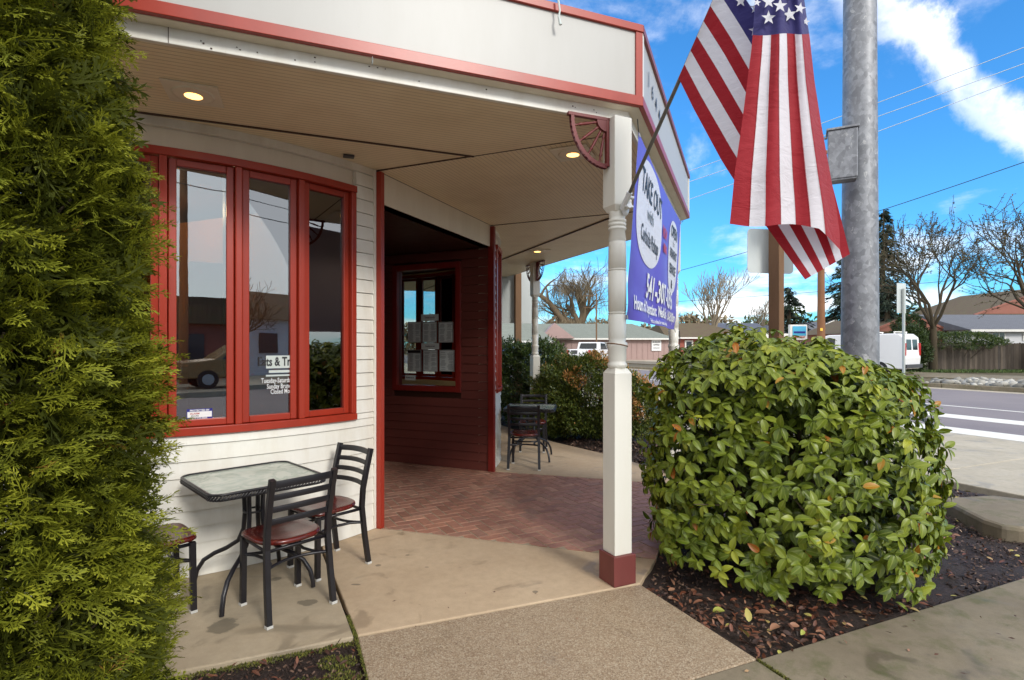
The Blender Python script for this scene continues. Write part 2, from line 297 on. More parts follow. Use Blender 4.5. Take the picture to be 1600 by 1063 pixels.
M['ochre'] = simple('ochre_interior_wall', srgb(150, 92, 42), .6, 0, .15, 2); M['interior_dark'] = simple('dark_interior_wood', srgb(58, 34, 24), .45, 0, .3, 3)
M['interior_floor'] = simple('interior_floor', srgb(92, 66, 46), .4, 0, .2, 4); M['booth'] = simple('orange_booth_wood', srgb(176, 98, 34), .35, 0, .2, 3)
M['car_white'] = simple('white_car_paint', srgb(236, 236, 236), .2, 0, .02); M['car_tan'] = simple('gold_car_paint', srgb(150, 120, 80), .25, .2, .03); M['tyre'] = simple('rubber_tyre', (.02, .02, .02), .8); M['rim'] = simple('wheel_rim', (.45, .45, .46), .35, .7); M['tail'] = simple('red_lens', (.5, .015, .015), .2); M['plastic'] = simple('grey_plastic', (.06, .06, .065), .5)
def roofm(name, c, cover=None):
    k = NB(name); n = k.noise(2.2, 7, .7); b = k.n('ShaderNodeTexBrick'); b.inputs['Scale'].default_value = 3; b.inputs['Color1'].default_value = (*c, 1); b.inputs['Color2'].default_value = (*[x*.8 for x in c], 1); b.inputs['Mortar'].default_value = (*[x*.55 for x in c], 1)
    k.link(k.vec((1, 1, 1)), b.inputs['Vector']); k.col(k.mix(k.ramp(n, [(.4, 0.0), (.7, .7)]), b.outputs['Color'], cover or tuple(x*.7 for x in c))); k.rough(.9); return k.m
M['roof_green'] = roofm('grey_green_roof', srgb(134, 140, 130)); M['roof_brown'] = roofm('mossy_brown_roof', srgb(104, 86, 68), srgb(96, 94, 60)); M['roof_grey'] = roofm('grey_roof', srgb(112, 114, 120)); M['roof_blue'] = roofm('blue_grey_roof', srgb(96, 102, 118))
M['pink'] = simple('pink_siding', srgb(166, 140, 134), .7, 0, .08, 2); M['brickwall'] = simple('red_brick_wall', srgb(158, 92, 78), .8, 0, .15, 5); M['redhouse'] = simple('rust_siding', srgb(146, 92, 76), .7, 0, .1, 2); M['whitehouse'] = simple('white_siding', srgb(206, 206, 208), .7, 0, .06, 2); M['beige'] = simple('beige_siding', srgb(206, 190, 152), .7, 0, .06, 2); M['bluewall'] = simple('blue_wall', srgb(72, 98, 150), .7, 0, .06, 2); M['trimw'] = simple('white_trim', srgb(224, 222, 216), .6, var=.03); M['winglass'] = simple('far_window_glass', (.05, .06, .07), .1, var=.1)
M['sign_cyan'] = simple('cyan_sign_print', srgb(80, 176, 214), .4, 0, .2, 3); M['wire'] = simple('black_wire', (.03, .03, .03), .6); M['wire_pale'] = simple('pale_wire', (.55, .62, .66), .5, .3)
M['hills'] = simple('far_treeline', srgb(96, 92, 80), .95, 0, .35, .5)

# ------------------------------------------------------------ object helpers
def tag(o, label=None, cat=None, group=None, kind=None):
    for k, v in (('label', label), ('category', cat), ('group', group), ('kind', kind)):
        if v: o[k] = v
    return o
def empty(name, loc=(0, 0, 0), label=None, cat=None, group=None, kind=None, parent=None):
    o = bpy.data.objects.new(name, None); o.empty_display_size = .1; COL.objects.link(o); o.location = loc
    if parent: o.parent = parent
    return tag(o, label, cat, group, kind)
def wloc(o):
    v = Vector((0, 0, 0))
    while o: v += o.location; o = o.parent
    return v
def link_mesh(name, me, mat, parent=None, loc=None):
    if mat is not None and not me.materials: me.materials.append(M[mat] if isinstance(mat, str) else mat)
    o = bpy.data.objects.new(name, me); COL.objects.link(o)
    if parent: o.parent = parent
    if loc is not None: o.location = loc
    return o
def np_mesh(name, V, Fc, mat=None, parent=None, var=None, mid=None, loc=None, smooth=False, mats=None, midx=None, **tags):
    """V (n,3); Fc (m,k) faces of equal size; var per-face value"""
    V = np.asarray(V, dtype=np.float32); Fc = np.asarray(Fc, dtype=np.int32)
    off = np.array(wloc(parent) if parent else (loc or (0, 0, 0)), dtype=np.float32); V = V-off
    me = bpy.data.meshes.new(name); me.vertices.add(len(V)); me.vertices.foreach_set('co', V.ravel())
    k = Fc.shape[1]; me.loops.add(Fc.size); me.loops.foreach_set('vertex_index', Fc.ravel()); me.polygons.add(len(Fc))
    me.polygons.foreach_set('loop_start', np.arange(0, Fc.size, k, dtype=np.int32)); me.polygons.foreach_set('loop_total', np.full(len(Fc), k, dtype=np.int32))
    if smooth: me.polygons.foreach_set('use_smooth', np.ones(len(Fc), dtype=bool))
    if mats:
        for m in mats: me.materials.append(M[m])
        me.polygons.foreach_set('material_index', np.asarray(midx, dtype=np.int32))
    me.update(calc_edges=True)
    if var is not None: a = me.attributes.new('var', 'FLOAT', 'FACE'); a.data.foreach_set('value', np.asarray(var, dtype=np.float32))
    if mid is not None: a = me.attributes.new('mid', 'FLOAT', 'POINT'); a.data.foreach_set('value', np.asarray(mid, dtype=np.float32))
    o = link_mesh(name, me, mat, parent, None if parent else off)
    return tag(o, **tags)
class MB:
    def __init__(s): s.v = []; s.f = []; s.sm = []
    def add(s, vs, fs, smooth=False):
        o = len(s.v); s.v += [tuple(p) for p in vs]; s.f += [tuple(i+o for i in f) for f in fs]; s.sm += [smooth]*len(fs); return s
    def hexa(s, b, t): # b,t: 4 points each, CCW from above
        return s.add(list(b)+list(t), [(3, 2, 1, 0), (4, 5, 6, 7), (0, 1, 5, 4), (1, 2, 6, 5), (2, 3, 7, 6), (3, 0, 4, 7)])
    def box(s, c, size, ang=0.0, basis=None):
        c = Vector(c); hx, hy, hz = [x/2 for x in size]
        if basis: ux, uy, uz = basis
        else: ux, uy, uz = U(ang), U(ang+90), Vector((0, 0, 1))
        P = lambda a, b, d: c+ux*(a*hx)+uy*(b*hy)+uz*(d*hz)
        return s.hexa([P(-1, -1, -1), P(1, -1, -1), P(1, 1, -1), P(-1, 1, -1)], [P(-1, -1, 1), P(1, -1, 1), P(1, 1, 1), P(-1, 1, 1)])
    def wall(s, a, b, z0, z1, th, side=1): # slab from a to b (2D), thickness th to the side*normal (NO) direction
        a = Vector((a[0], a[1], 0)); b = Vector((b[0], b[1], 0)); d = (b-a).normalized(); n = Vector((d.y, -d.x, 0))*th*side
        p = [a, b, b+n, a+n]
        if side > 0: p = p[::-1]
        return s.hexa([q+Vector((0, 0, z0)) for q in p], [q+Vector((0, 0, z1)) for q in p])
    def prism(s, poly, z0, z1):
        poly = [Vector((p[0], p[1], 0)) for p in poly]; ar = sum(a.x*b.y-b.x*a.y for a, b in zip(poly, poly[1:]+poly[:1]))
        if ar < 0: poly = poly[::-1]
        n = len(poly); vs = [p+Vector((0, 0, z0)) for p in poly]+[p+Vector((0, 0, z1)) for p in poly]
        return s.add(vs, [tuple(range(n-1, -1, -1)), tuple(range(n, 2*n))]+[(i, (i+1) % n, n+(i+1) % n, n+i) for i in range(n)])
    def tube(s, pts, r, seg=8, closed=False, cap=True, flat=None):
        pts = [Vector(p) for p in pts]; n = len(pts); rs = r if isinstance(r, (list, tuple)) else [r]*n; rings = []; up = None
        for i, p in enumerate(pts):
            a = pts[i-1] if (i > 0 or closed) else p; b = pts[(i+1) % n] if (i < n-1 or closed) else p
            t = (b-a).normalized() if (b-a).length > 1e-9 else Vector((0, 0, 1))
            if up is None: up = Vector((0, 0, 1)) if abs(t.z) < .9 else Vector((1, 0, 0))
            x = t.cross(up)
            if x.length < 1e-5: x = t.orthogonal()
            x.normalize(); y = x.cross(t).normalized(); up = y
            rings.append([p+x*math.cos(2*math.pi*j/seg+math.pi/seg)*rs[i]+y*math.sin(2*math.pi*j/seg+math.pi/seg)*rs[i] for j in range(seg)])
        vs = [q for rg in rings for q in rg]; fs = []
        for i in range(n if closed else n-1):
            k = (i+1) % n
            for j in range(seg): j2 = (j+1) % seg; fs.append((i*seg+j, i*seg+j2, k*seg+j2, k*seg+j))
        s.add(vs, fs, seg > 4)
        if cap and not closed: s.add(rings[0], [tuple(range(seg-1, -1, -1))]); s.add(rings[-1], [tuple(range(seg))])
        return s
    def lathe(s, c, prof, seg=20, smooth=True): # prof: (r,z)
        c = Vector(c); vs = []; n = len(prof)
        for r, z in prof:
            for j in range(seg): a = 2*math.pi*j/seg; vs.append(c+Vector((r*math.cos(a), r*math.sin(a), z)))
        fs = [(i*seg+j, i*seg+(j+1) % seg, (i+1)*seg+(j+1) % seg, (i+1)*seg+j) for i in range(n-1) for j in range(seg)]
        s.add(vs, fs, smooth); s.add(vs[:seg], [tuple(range(seg-1, -1, -1))]); s.add(vs[-seg:], [tuple(range(seg))]); return s
    def build(s, name, mat, parent=None, bevel=0, loc=None, **tags):
        me = bpy.data.meshes.new(name)
        if parent is not None: off = wloc(parent)
        elif loc is not None: off = Vector(loc)
        else:
            xs = [p[0] for p in s.v]; ys = [p[1] for p in s.v]; off = Vector(((min(xs)+max(xs))/2, (min(ys)+max(ys))/2, min(p[2] for p in s.v)))
        me.from_pydata([(p[0]-off.x, p[1]-off.y, p[2]-off.z) for p in s.v], [], s.f)
        me.polygons.foreach_set('use_smooth', s.sm); me.update()
        o = link_mesh(name, me, mat, parent, None if parent is not None else off)
        if bevel:
            b = o.modifiers.new('edge', 'BEVEL'); b.width = bevel; b.segments = 2; b.limit_method = 'ANGLE'; b.angle_limit = R(40)
        return tag(o, **tags)
def copy_tree(o, parent=None, **tags):
    c = o.copy(); COL.objects.link(c); c.parent = parent
    for ch in list(o.children): copy_tree(ch, c)
    return tag(c, **tags)
def clip(poly, p, n): # keep side where (q-p).n <= 0 ; 2D tuples
    out = []
    for i in range(len(poly)):
        a, b = poly[i], poly[(i+1) % len(poly)]; da = (a[0]-p[0])*n[0]+(a[1]-p[1])*n[1]; db = (b[0]-p[0])*n[0]+(b[1]-p[1])*n[1]
        if da <= 0: out.append(a)
        if (da < 0 < db) or (db < 0 < da): t = da/(da-db); out.append((a[0]+(b[0]-a[0])*t, a[1]+(b[1]-a[1])*t))
    return out
def text_mesh(body, size=1.0, sx=1.0, bold=0.0, align='CENTER', res=2):
    cu = bpy.data.curves.new('t', 'FONT'); cu.body = body; cu.size = size; cu.align_x = align; cu.align_y = 'CENTER'; cu.resolution_u = res; cu.offset = bold
    ob = bpy.data.objects.new('t', cu); COL.objects.link(ob); dg = bpy.context.evaluated_depsgraph_get(); dg.update()
    me = bpy.data.meshes.new_from_object(ob.evaluated_get(dg)); bpy.data.objects.remove(ob); bpy.data.curves.remove(cu)
    for v in me.vertices: v.co.x *= sx
    return me
def put_text(name, body, size, mat, parent, fn, sx=1.0, bold=0.0, align='CENTER', res=2):
    """fn maps flat text coordinates (x, y) to a point in the world"""
    me = text_mesh(body, size, sx, bold, align, res); me.name = name; off = wloc(parent)
    for v in me.vertices: v.co = fn(v.co.x, v.co.y)-off
    me.materials.clear(); me.update(); return link_mesh(name, me, mat, parent)
def frame_fn(o, ux, uy, n=None, lift=0.0):
    o = Vector(o); n = ux.cross(uy) if n is None else n
    return lambda x, y: o+ux*x+uy*y+n*lift
Z = Vector((0, 0, 1))
# ============================================================ THE SETTING: ground
AF, AC, AB_ = 21.3, 67.0, 113.5
uR_ = U(157)
uS = U(113.5); nS = Vector((-uS.y, uS.x, 0))*-1     # street direction, normal pointing across the street
def sp(c, a): return uS*a+nS*c                      # point in street coordinates
mb = MB(); mb.add([(-700, -700, -.16), (700, -700, -.16), (700, 900, -.16), (-700, 900, -.16)], [(0, 1, 2, 3)]); mb.build('ground', 'soil', loc=(0, 0, -.16), kind='structure')
def strip(name, mat, c0, c1, a0, a1, z0, z1, **k):
    mb = MB(); mb.prism([sp(c0, a0), sp(c1, a0), sp(c1, a1), sp(c0, a1)], z0, z1); return mb.build(name, mat, kind='structure', **k)
strip('road', 'asphalt', 11.7, 24.2, -60, 160, -.15, -.030)
L0 = Vector((1.262, 2.787, 0)); uL = U(23.3); nL = NO(23.3)
mb = MB(); mb.prism([L0+uL*-60+nL*1.95, L0+uL*9.8+nL*1.95, L0+uL*9.8+nL*13, L0+uL*-60+nL*13], -.15, -.034); mb.build('front_road', 'asphalt', kind='structure')
mb = MB(); mb.prism([L0+uL*-60+nL*1.75, L0+uL*7+nL*1.75, L0+uL*7+nL*1.92, L0+uL*-60+nL*1.92], -.15, .004); mb.build('kerb', 'sidewalk', kind='structure')
mb = MB(); mb.prism([L0+uL*-60+nL*14.2, L0+uL*60+nL*14.2, L0+uL*60+nL*80, L0+uL*-60+nL*80], -.15, .05); mb.build('far_pavement', 'sidewalk', kind='structure')
strip('gutter', 'sidewalk', 10.16, 11.7, -8, 120, -.15, -.024)
for c0, c1, a0, a1 in ((11.75, 12.55, -3, 9.6), (14.2, 14.95, -3, 10.4), (17.0, 17.13, -12, 70), (18.6, 18.72, 14, 70)):
    mb = MB(); mb.prism([sp(c0, a0), sp(c1, a0), sp(c1, a1), sp(c0, a1)], -.034, -.026); mb.build('road_marking', 'road_paint', kind='structure')
strip('far_gutter', 'sidewalk', 23.5, 24.19, -60, 160, -.15, -.026)
root = empty('far_kerb', sp(24.3, 0), kind='structure')
for i in range(46):
    mb = MB(); a = -20+i*3.0; mb.prism([sp(24.2, a), sp(24.45, a), sp(24.45, a+2.985), sp(24.2, a+2.985)], -.15, .14); mb.build('kerb_stone', 'sidewalk_old', root, bevel=.02)
strip('planting_strip', 'soil', 24.45, 28.4, -60, 160, -.15, .09)
strip('far_sidewalk', 'sidewalk_old', 28.4, 33.4, -60, 160, -.15, .17)
strip('far_lot', 'soil', 33.4, 170, -160, 260, -.15, .12)
strip('far_parking', 'sidewalk', 33.6, 100, 30, 120, -.12, .135)
# sidewalk along the side street: slabs
root = empty('side_sidewalk', sp(8.7, 4), kind='structure')
a = -1.2
for i in range(26):
    for c0, c1 in ((7.32, 10.1),):
        mb = MB(); mb.prism([sp(c0, a), sp(c1, a), sp(c1, a+1.79), sp(c0, a+1.79)], -.12, .012); mb.build('sidewalk_slab', 'sidewalk', root, bevel=.012)
    a += 1.8
# front sidewalk slabs
root = empty('front_sidewalk', L0, kind='structure')
for i in range(-6, 4):
    s0 = i*2.7; s1 = s0+2.685
    mb = MB(); mb.prism([L0+uL*s0, L0+uL*s1, L0+uL*s1+nL*1.74, L0+uL*s0+nL*1.74], -.14, 0.0); mb.build('sidewalk_slab', 'sidewalk_old', root, bevel=.01)
# low concrete block beside the bed and its gap
mb = MB(); mb.prism([(4.26, 5.42), (4.10, 4.74), (4.12, 4.58), (4.24, 4.50), (4.9, 4.72), (5.4, 4.86), (5.3, 5.2), (4.86, 5.52)], -.12, .10)
mb.build('low_kerb_block', 'sidewalk_old', bevel=.035, kind='structure')
# porch slabs
def slab(poly, mat, z=0.0, name='porch_slab', bev=.008):
    mb = MB(); mb.prism(poly, -.14, z); mb.build(name, mat, porch, bevel=bev)
porch = empty('porch_floor', (0, 4, 0), kind='structure')
slab([(-.874, 3.004), (-1.752, 4.79), (-2.4, 6.2), (-7, 6), (-7, .45)], 'concrete_table')
slab([(-.856, 3.018), (.868, 3.683), (1.08, 4.098), (-1.19, 4.80), (-1.74, 4.80)], 'concrete')
slab([(-.850, 3.000), (.866, 3.663), (1.257, 2.790), (-.455, 2.046)], 'aggregate')
slab([(-.25, 7.0), (1.98, 6.325), (2.12, 6.72), (1.85, 7.23), (1.35, 8.19), (.70, 9.16), (.1, 10.4), (-1.5, 14), (-4, 16), (-7, 12)], 'concrete')
mb = MB(); mb.prism([(-3.3, 5.66), (-1.19, 4.812), (1.087, 4.108), (1.975, 6.318), (-.25, 6.99), (-2.6, 8.0)], -.14, -.003); mb.build('paving_bed', 'mortar', porch)
# herringbone bricks, laid at 45 degrees to the porch edge, cut at its borders
ax, ay = U(28.5), U(118.5); o0 = Vector((-.5, 5.6, 0)); W = .1016
half_front = [((-1.19, 4.816), (-.298, -.955)), ((1.087, 4.112), (.927, -.375))]
half_far = [((-.25, 6.98), (.288, .958))]; half_wall = [((-.25, 6.985), (.39, .92))]
bricks = []
for i in range(-34, 36):
    for j in range(-34, 36):
        k = (i-j) % 4
        if k == 0: r = (i, j, i+2, j+1)
        elif k == 3: r = (i, j, i+1, j+2)
        else: continue
        g = .0056/W; x0, y0, x1, y1 = r[0]+g, r[1]+g, r[2]-g, r[3]-g
        pl = [tuple((o0+ax*(x*W)+ay*(y*W))[:2]) for x, y in ((x0, y0), (x1, y0), (x1, y1), (x0, y1))]
        cx = sum(p[0] for p in pl)/4; cy = sum(p[1] for p in pl)/4
        if cx < -2.35: continue
        hs = half_front+(half_wall if cx < -.28 else half_far)
        if cx < -1.2: hs = [((-1.19, 4.812), (-.39, -.92))]+half_wall
        for p, n in hs:
            if pl: pl = clip(pl, p, n)
        if len(pl) >= 3:
            ar = abs(sum(a[0]*b[1]-b[0]*a[1] for a, b in zip(pl, pl[1:]+pl[:1])))/2
            if ar > .0012: bricks.append((cy+abs(cx)*.2, pl, ar))
bricks.sort(key=lambda b: b[0]); rest = MB(); full = {}
for q, (d, pl, ar) in enumerate(bricks):
    z = random.uniform(-.0008, .0018)
    if q < 300: mb = MB(); mb.prism(pl, -.05, z); mb.build('brick', 'brick', porch, bevel=.0015)
    else: rest.prism(pl, -.05, z)
if rest.v:
    o = rest.build('bricks', 'brick', porch, kind='stuff'); vv = o.data.attributes.new('var', 'FLOAT', 'FACE'); vals = []; random.seed(3)
    cur = 0
    for p in o.data.polygons:
        if p.vertices[0] == min(p.vertices) or True: pass
    # one shade per brick: faces arrive brick by brick
    fi = 0
    for d, pl, ar in bricks[300:]:
        r = random.random(); vals += [r]*(len(pl)+2)
    vv.data.foreach_set('value', vals)
# mulch
nx, ny = 150, 130
gx = np.linspace(-3.5, 6.5, nx); gy = np.linspace(1.0, 13.5, ny); X, Y = np.meshgrid(gx, gy)
Zz = -.045+.018*np.sin(X*5.1+Y*2)*np.sin(Y*6.3-X)+RNG.uniform(-.012, .012, X.shape)
bump = np.exp(-(((X-2.3)/1.1)**2+((Y-4.3)/1.1)**2))*.05; Zz = np.minimum(Zz+bump, .03)
cS = nS.x*X+nS.y*Y; Zz = np.where(cS > 7.2, -.13, Zz); Zz = np.minimum(Zz, np.where((X < 1.0) & (Y > 3.0), -.02, 1))
idx = np.arange(nx*ny).reshape(ny, nx); q = np.stack([idx[:-1, :-1], idx[:-1, 1:], idx[1:, 1:], idx[1:, :-1]], -1).reshape(-1, 4)
np_mesh('planting_bed', np.stack([X, Y, Zz], -1).reshape(-1, 3), q, 'mulch', smooth=True, kind='structure')
# ============================================================ THE BUILDING
A = Vector((-1.190, 4.812, 0)); B = A+U(AC)*2.36; MID = (A+B)/2
ARC_C = Vector((-3.7247, 6.2888, 0)); ARC_R = 2.919
def mir(p): p = Vector(p); return p-U(AC)*2*((p-MID).dot(U(AC)))
Hs, Hb = 3.155, 2.88
bld = empty('restaurant', (A.x, A.y, 0), label='cream clapboard corner restaurant with red trimmed bay windows and a porch on turned posts', cat='restaurant')
P1 = Vector((.81, 3.78, 0)); P2 = P1+U(AC)*3.42; P3 = P2+U(AB_)*9.5; P0 = P1-U(AF)*7.5
def isect(p, d, q, e):
    # intersection of p+d*t with q+e*s (2D)
    den = d.x*e.y-d.y*e.x; t = ((q.x-p.x)*e.y-(q.y-p.y)*e.x)/den; return p+d*t
def outline(off): # parallel roof outline pushed outwards
    l = [(P0+NO(AF)*off, U(AF)), (P1+NO(AC)*off, U(AC)), (P2+NO(AB_)*off, U(AB_))]
    c1 = isect(*l[0], *l[1]); c2 = isect(*l[1], *l[2]); return [P0+NO(AF)*off, c1, c2, P3+NO(AB_)*off]
ang3 = (AF, AC, AB_)
# beams
for i in range(3):
    o = outline(0); n = outline(-.032); mb = MB()
    pts = [o[i], o[i+1], n[i+1], n[i]]; mb.prism(pts, 3.15, 3.268); mb.build('beam', 'white', bld, bevel=.004)
# soffit return under the fascia (visible pale strip) and fascia
def seg_prism(i, off0, off1, z0, z1, mb):
    a = outline(off0); b = outline(off1); mb.prism([a[i], a[i+1], b[i+1], b[i]], z0, z1)
for i in range(3):
    mb = MB(); seg_prism(i, .0, .075, 3.232, 3.30, mb); mb.build('fascia_underside', 'soffit_plain', bld)
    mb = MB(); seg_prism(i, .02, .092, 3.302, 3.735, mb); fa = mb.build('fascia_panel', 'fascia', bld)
    mb = MB(); seg_prism(i, .03, .108, 3.236, 3.302, mb); mb.build('fascia_lower_trim', 'red', bld, bevel=.003)
    mb = MB(); seg_prism(i, .03, .112, 3.735, 3.785, mb); mb.build('fascia_cap', 'red' if i == 0 else 'maroon_trim', bld, bevel=.003)
# vertical corner trim
for k, ang in ((1, AF), (1, AC), (2, AC)):
    c = outline(.104)[k]; d = U(ang)*(-1 if (k == 1 and ang == AF) or k == 2 else 1); mb = MB()
    pts = [c, c+d*.052, c+d*.052-NO(ang)*.02, c-NO(ang)*.02-d*0]; mb.prism([Vector(p) for p in pts], 3.302, 3.735); mb.build('corner_trim', 'red' if ang == AF else 'white', bld)
# roof
o = outline(.0); mb = MB(); mb.prism([o[0], o[1], o[2], o[3], Vector((-9, 14, 0)), Vector((-9, 3, 0))], 3.60, 3.68); mb.build('roof', 'roof_grey', bld)
# soffit panels: strips parallel to each beam, then corner sector
inn = outline(-.033); s1 = outline(-1.02)
def zq(ps, z): return [Vector((p[0], p[1], z)) for p in ps]
def soff(name, mat, poly, z=Hs):
    mb = MB(); mb.prism(poly, z, z+.02); return mb.build(name, mat, bld)
eC = NO(AC)
s2 = outline(-1.035)
mA = isect(A, eC, P0+NO(AF)*-1.02, U(AF)); mA2 = isect(A, eC, P0+NO(AF)*-1.035, U(AF)); mB_ = isect(B, eC, P3+NO(AB_)*-1.02, U(AB_)); mB2 = isect(B, eC, P3+NO(AB_)*-1.035, U(AB_))
eA = isect(A, eC, P1+NO(AC)*-.033, U(AC)); eB = isect(B, eC, P1+NO(AC)*-.033, U(AC)); g_ = U(AC)*.004
soff('soffit_board', 'bead_front', [inn[0], inn[1], eA-g_, mA-g_, s1[0]])
soff('soffit_board', 'bead_front', [s2[0], mA2-g_, A-g_, A+uR_*3, Vector((-9, 5, 0))], Hs+.006)
soff('soffit_board', 'bead_corner', [A+g_, eA+g_, eB-g_, B-g_], Hs+.003)
soff('soffit_board', 'bead_back', [eB+g_, inn[2], inn[3], s1[3], mB_+g_])
soff('soffit_board', 'bead_back', [B+g_, mB2+g_, s2[3], Vector((-9, 14, 0)), B+uR_*3], Hs+.006)
for p_, q_ in ((A, eA), (B, eB)):
    mb = MB(); mb.prism([p_-U(AC)*.005, q_-U(AC)*.005, q_+U(AC)*.005, p_+U(AC)*.005], Hs-.003, Hs+.012); mb.build('soffit_joint', 'seam', bld)
for a_, b_, n_ in ((P0+NO(AF)*-1.012, mA+NO(AF)*.008, NO(AF)), (P3+NO(AB_)*-1.012, mB_+NO(AB_)*.008, NO(AB_))):
    mb = MB(); mb.prism([a_, b_, b_-n_*.026, a_-n_*.026], Hs-.006, Hs+.002); mb.build('soffit_seam_strip', 'seam', bld)
# posts
def post(c, ang, parent, cat=None):
    pr = empty('porch_post', (c.x, c.y, 0), parent=parent); pr.location = Vector((c.x, c.y, 0))-wloc(parent)
    hw = .070
    MB().box((c.x, c.y, .10), (.178, .178, .20), ang).build('post_base', 'maroon_base', pr, bevel=.004)
    def sq(z0, z1, ch0=0, ch1=0, name='square_shaft'):
        mb = MB(); ux, uy = U(ang), U(ang+90); rings = []
        lv = []
        if ch0: lv.append((z0, hw-.022)); lv.append((z0+ch0, hw))
        else: lv.append((z0, hw))
        if ch1: lv.append((z1-ch1, hw)); lv.append((z1, hw-.022))
        else: lv.append((z1, hw))
        vs = []
        for z, h in lv:
            vs += [Vector((c.x, c.y, z))+ux*(a*h)+uy*(b*h) for a, b in ((-1, -1), (1, -1), (1, 1), (-1, 1))]
        n = len(lv); fs = [(i*4+j, i*4+(j+1) % 4, (i+1)*4+(j+1) % 4, (i+1)*4+j) for i in range(n-1) for j in range(4)]+[(3, 2, 1, 0), tuple(range(4*n-4, 4*n))]
        mb.add(vs, fs); mb.build(name, 'white_smooth', pr, bevel=.004)
    sq(.20, 1.455, 0, .035); sq(2.515, 3.15, .04, 0)
    r = .0615; pf = [(.052, 1.43), (.052, 1.452), (.060, 1.456), (.067, 1.470), (.067, 1.482), (.058, 1.492), (r-.004, 1.505), (r, 1.52)]
    def ringat(z, h=.012): return [(r, z-h), (r-.006, z-h+.003), (r-.006, z-h+.005), (r+.001, z-.003), (r+.001, z+.003), (r-.006, z+h-.005), (r-.006, z+h-.003), (r, z+h)]
    pf += [(r, 1.58), (r+.008, 1.60), (r+.009, 1.622), (r-.006, 1.634), (r-.002, 1.66)]
    pf += ringat(1.83)+ringat(2.125)+[(r-.002, 2.30), (r-.005, 2.315), (r-.008, 2.318), (r, 2.325)]
    for z in (2.405, 2.432, 2.459): pf += [(r-.010, z-.012), (r-.001, z-.007), (r, z), (r-.001, z+.007), (r-.010, z+.012)]
    pf += [(r-.006, 2.485), (r-.004, 2.52)]
    MB().lathe((c.x, c.y, 0), pf, 28).build('turned_shaft', 'white_smooth', pr); return pr
C1 = Vector((.720, 3.722, 0)); C3 = P2+(-NO(AC)-NO(AB_)).normalized()*.088; C2 = Vector((.425, 10.05, 0))
posts = [post(C1, 25, bld), post(C3, AC+20, bld), post(C2, AB_, bld)]
def fan_bracket(c, d, parent):
    """quarter-round spindle bracket: c = post face at soffit height, d = direction away from the post"""
    o = empty('fan_bracket', parent=parent); o.location = Vector((c.x, c.y, 3.15))-wloc(parent)
    n = Vector((d.y, -d.x, 0)); c = Vector((c.x, c.y, 3.148)); w = .26; h = .31; basis = (d, n, Z)
    mb = MB(); mb.box(c+d*.011-Z*(h/2+.01), (.022, .03, h+.02), basis=basis); mb.box(c+d*(w/2+.02)-Z*.011, (w+.06, .03, .022), basis=basis)
    mb.box(c+d*.018-Z*(h+.01), (.034, .034, .02), basis=basis); mb.build('bracket_rail', 'bracket', o, bevel=.002)
    mb = MB(); pts = []
    N_ = 14; a0 = []
    for i in range(N_+1):
        t = i/N_*math.pi/2; r0 = w-.012; r1 = w+.012
        a0.append((c+d*(r0*math.cos(t)+.02)-Z*((r0*h/w)*math.sin(t)+.02), c+d*(r1*math.cos(t)+.02)-Z*((r1*h/w)*math.sin(t)+.02)))
    for i in range(N_):
        (p, q_), (p2, q2) = a0[i], a0[i+1]; k = n*.014
        mb.add([p-k, q_-k, q2-k, p2-k, p+k, q_+k, q2+k, p2+k], [(0, 1, 2, 3), (7, 6, 5, 4), (0, 4, 5, 1), (3, 2, 6, 7)])
    mb.build('bracket_arc', 'bracket', o)
    hub = MB(); hp = []
    for i in range(9): t = i/8*math.pi/2; hp.append(c+d*(.075*math.cos(t)+.02)-Z*(.075*math.sin(t)+.02))
    k = n*.013; cc = c+d*.02-Z*.02
    vs = [cc-k]+[p-k for p in hp]+[cc+k]+[p+k for p in hp]; m = len(hp)
    hub.add(vs, [(0, i+1, i+2) for i in range(m-1)]+[(m+1, m+3+i, m+2+i) for i in range(m-1)]+[(i+1, m+2+i, m+3+i, i+2) for i in range(m-1)]); hub.build('bracket_hub', 'bracket', o)
    for t in (12, 34, 56, 78):
        dr = d*math.cos(R(t))-Z*math.sin(R(t))*h/w; pts = []; rs = []
        for f, r in ((.28, .006), (.38, .010), (.42, .006), (.5, .009), (.62, .011), (.72, .008), (.78, .012), (.82, .006), (.97, .007)): pts.append(cc+dr*(w*f)); rs.append(r)
        MB().tube(pts, rs, 8).build('spindle', 'bracket', o)
    return o
fan_bracket(C1-U(24)*.071, -U(AF), bld); fan_bracket(C1+U(114)*.071+U(24)*.02, U(AC), bld)
fan_bracket(C3-U(AC)*.075, -U(AC), bld)
fan_bracket(C2-U(AB_)*.072, -U(AB_), bld); fan_bracket(C2+U(AB_)*.072, U(AB_), bld)
# ---- clapboard
EXPO = .1145; NB_ = 27
def arc_pt(deg, r, m=False):
    p = ARC_C+Vector((math.cos(R(deg)), math.sin(R(deg)), 0))*r; return mir(p) if m else p
def arc_board(parent, z0, z1, a0, a1, m, mat='white'):
    n = max(2, int(abs(a1-a0)/2.5)); mb = MB(); vs = []
    for i in range(n+1):
        a = a0+(a1-a0)*i/n
        for r, z in ((ARC_R-.03, z0), (ARC_R+.016, z0), (ARC_R+.003, z1), (ARC_R-.03, z1)):
            p = arc_pt(a, r, m); vs.append(Vector((p.x, p.y, z)))
    fs = []
    for i in range(n):
        for j in range(4): fs.append((i*4+j, i*4+(j+1) % 4, (i+1)*4+(j+1) % 4, (i+1)*4+j) if m else (i*4+j, (i+1)*4+j, (i+1)*4+(j+1) % 4, i*4+(j+1) % 4))
    fs += [(0, 1, 2, 3), (n*4+3, n*4+2, n*4+1, n*4)]
    mb.add(vs, fs); mb.build('siding_board', mat, parent)
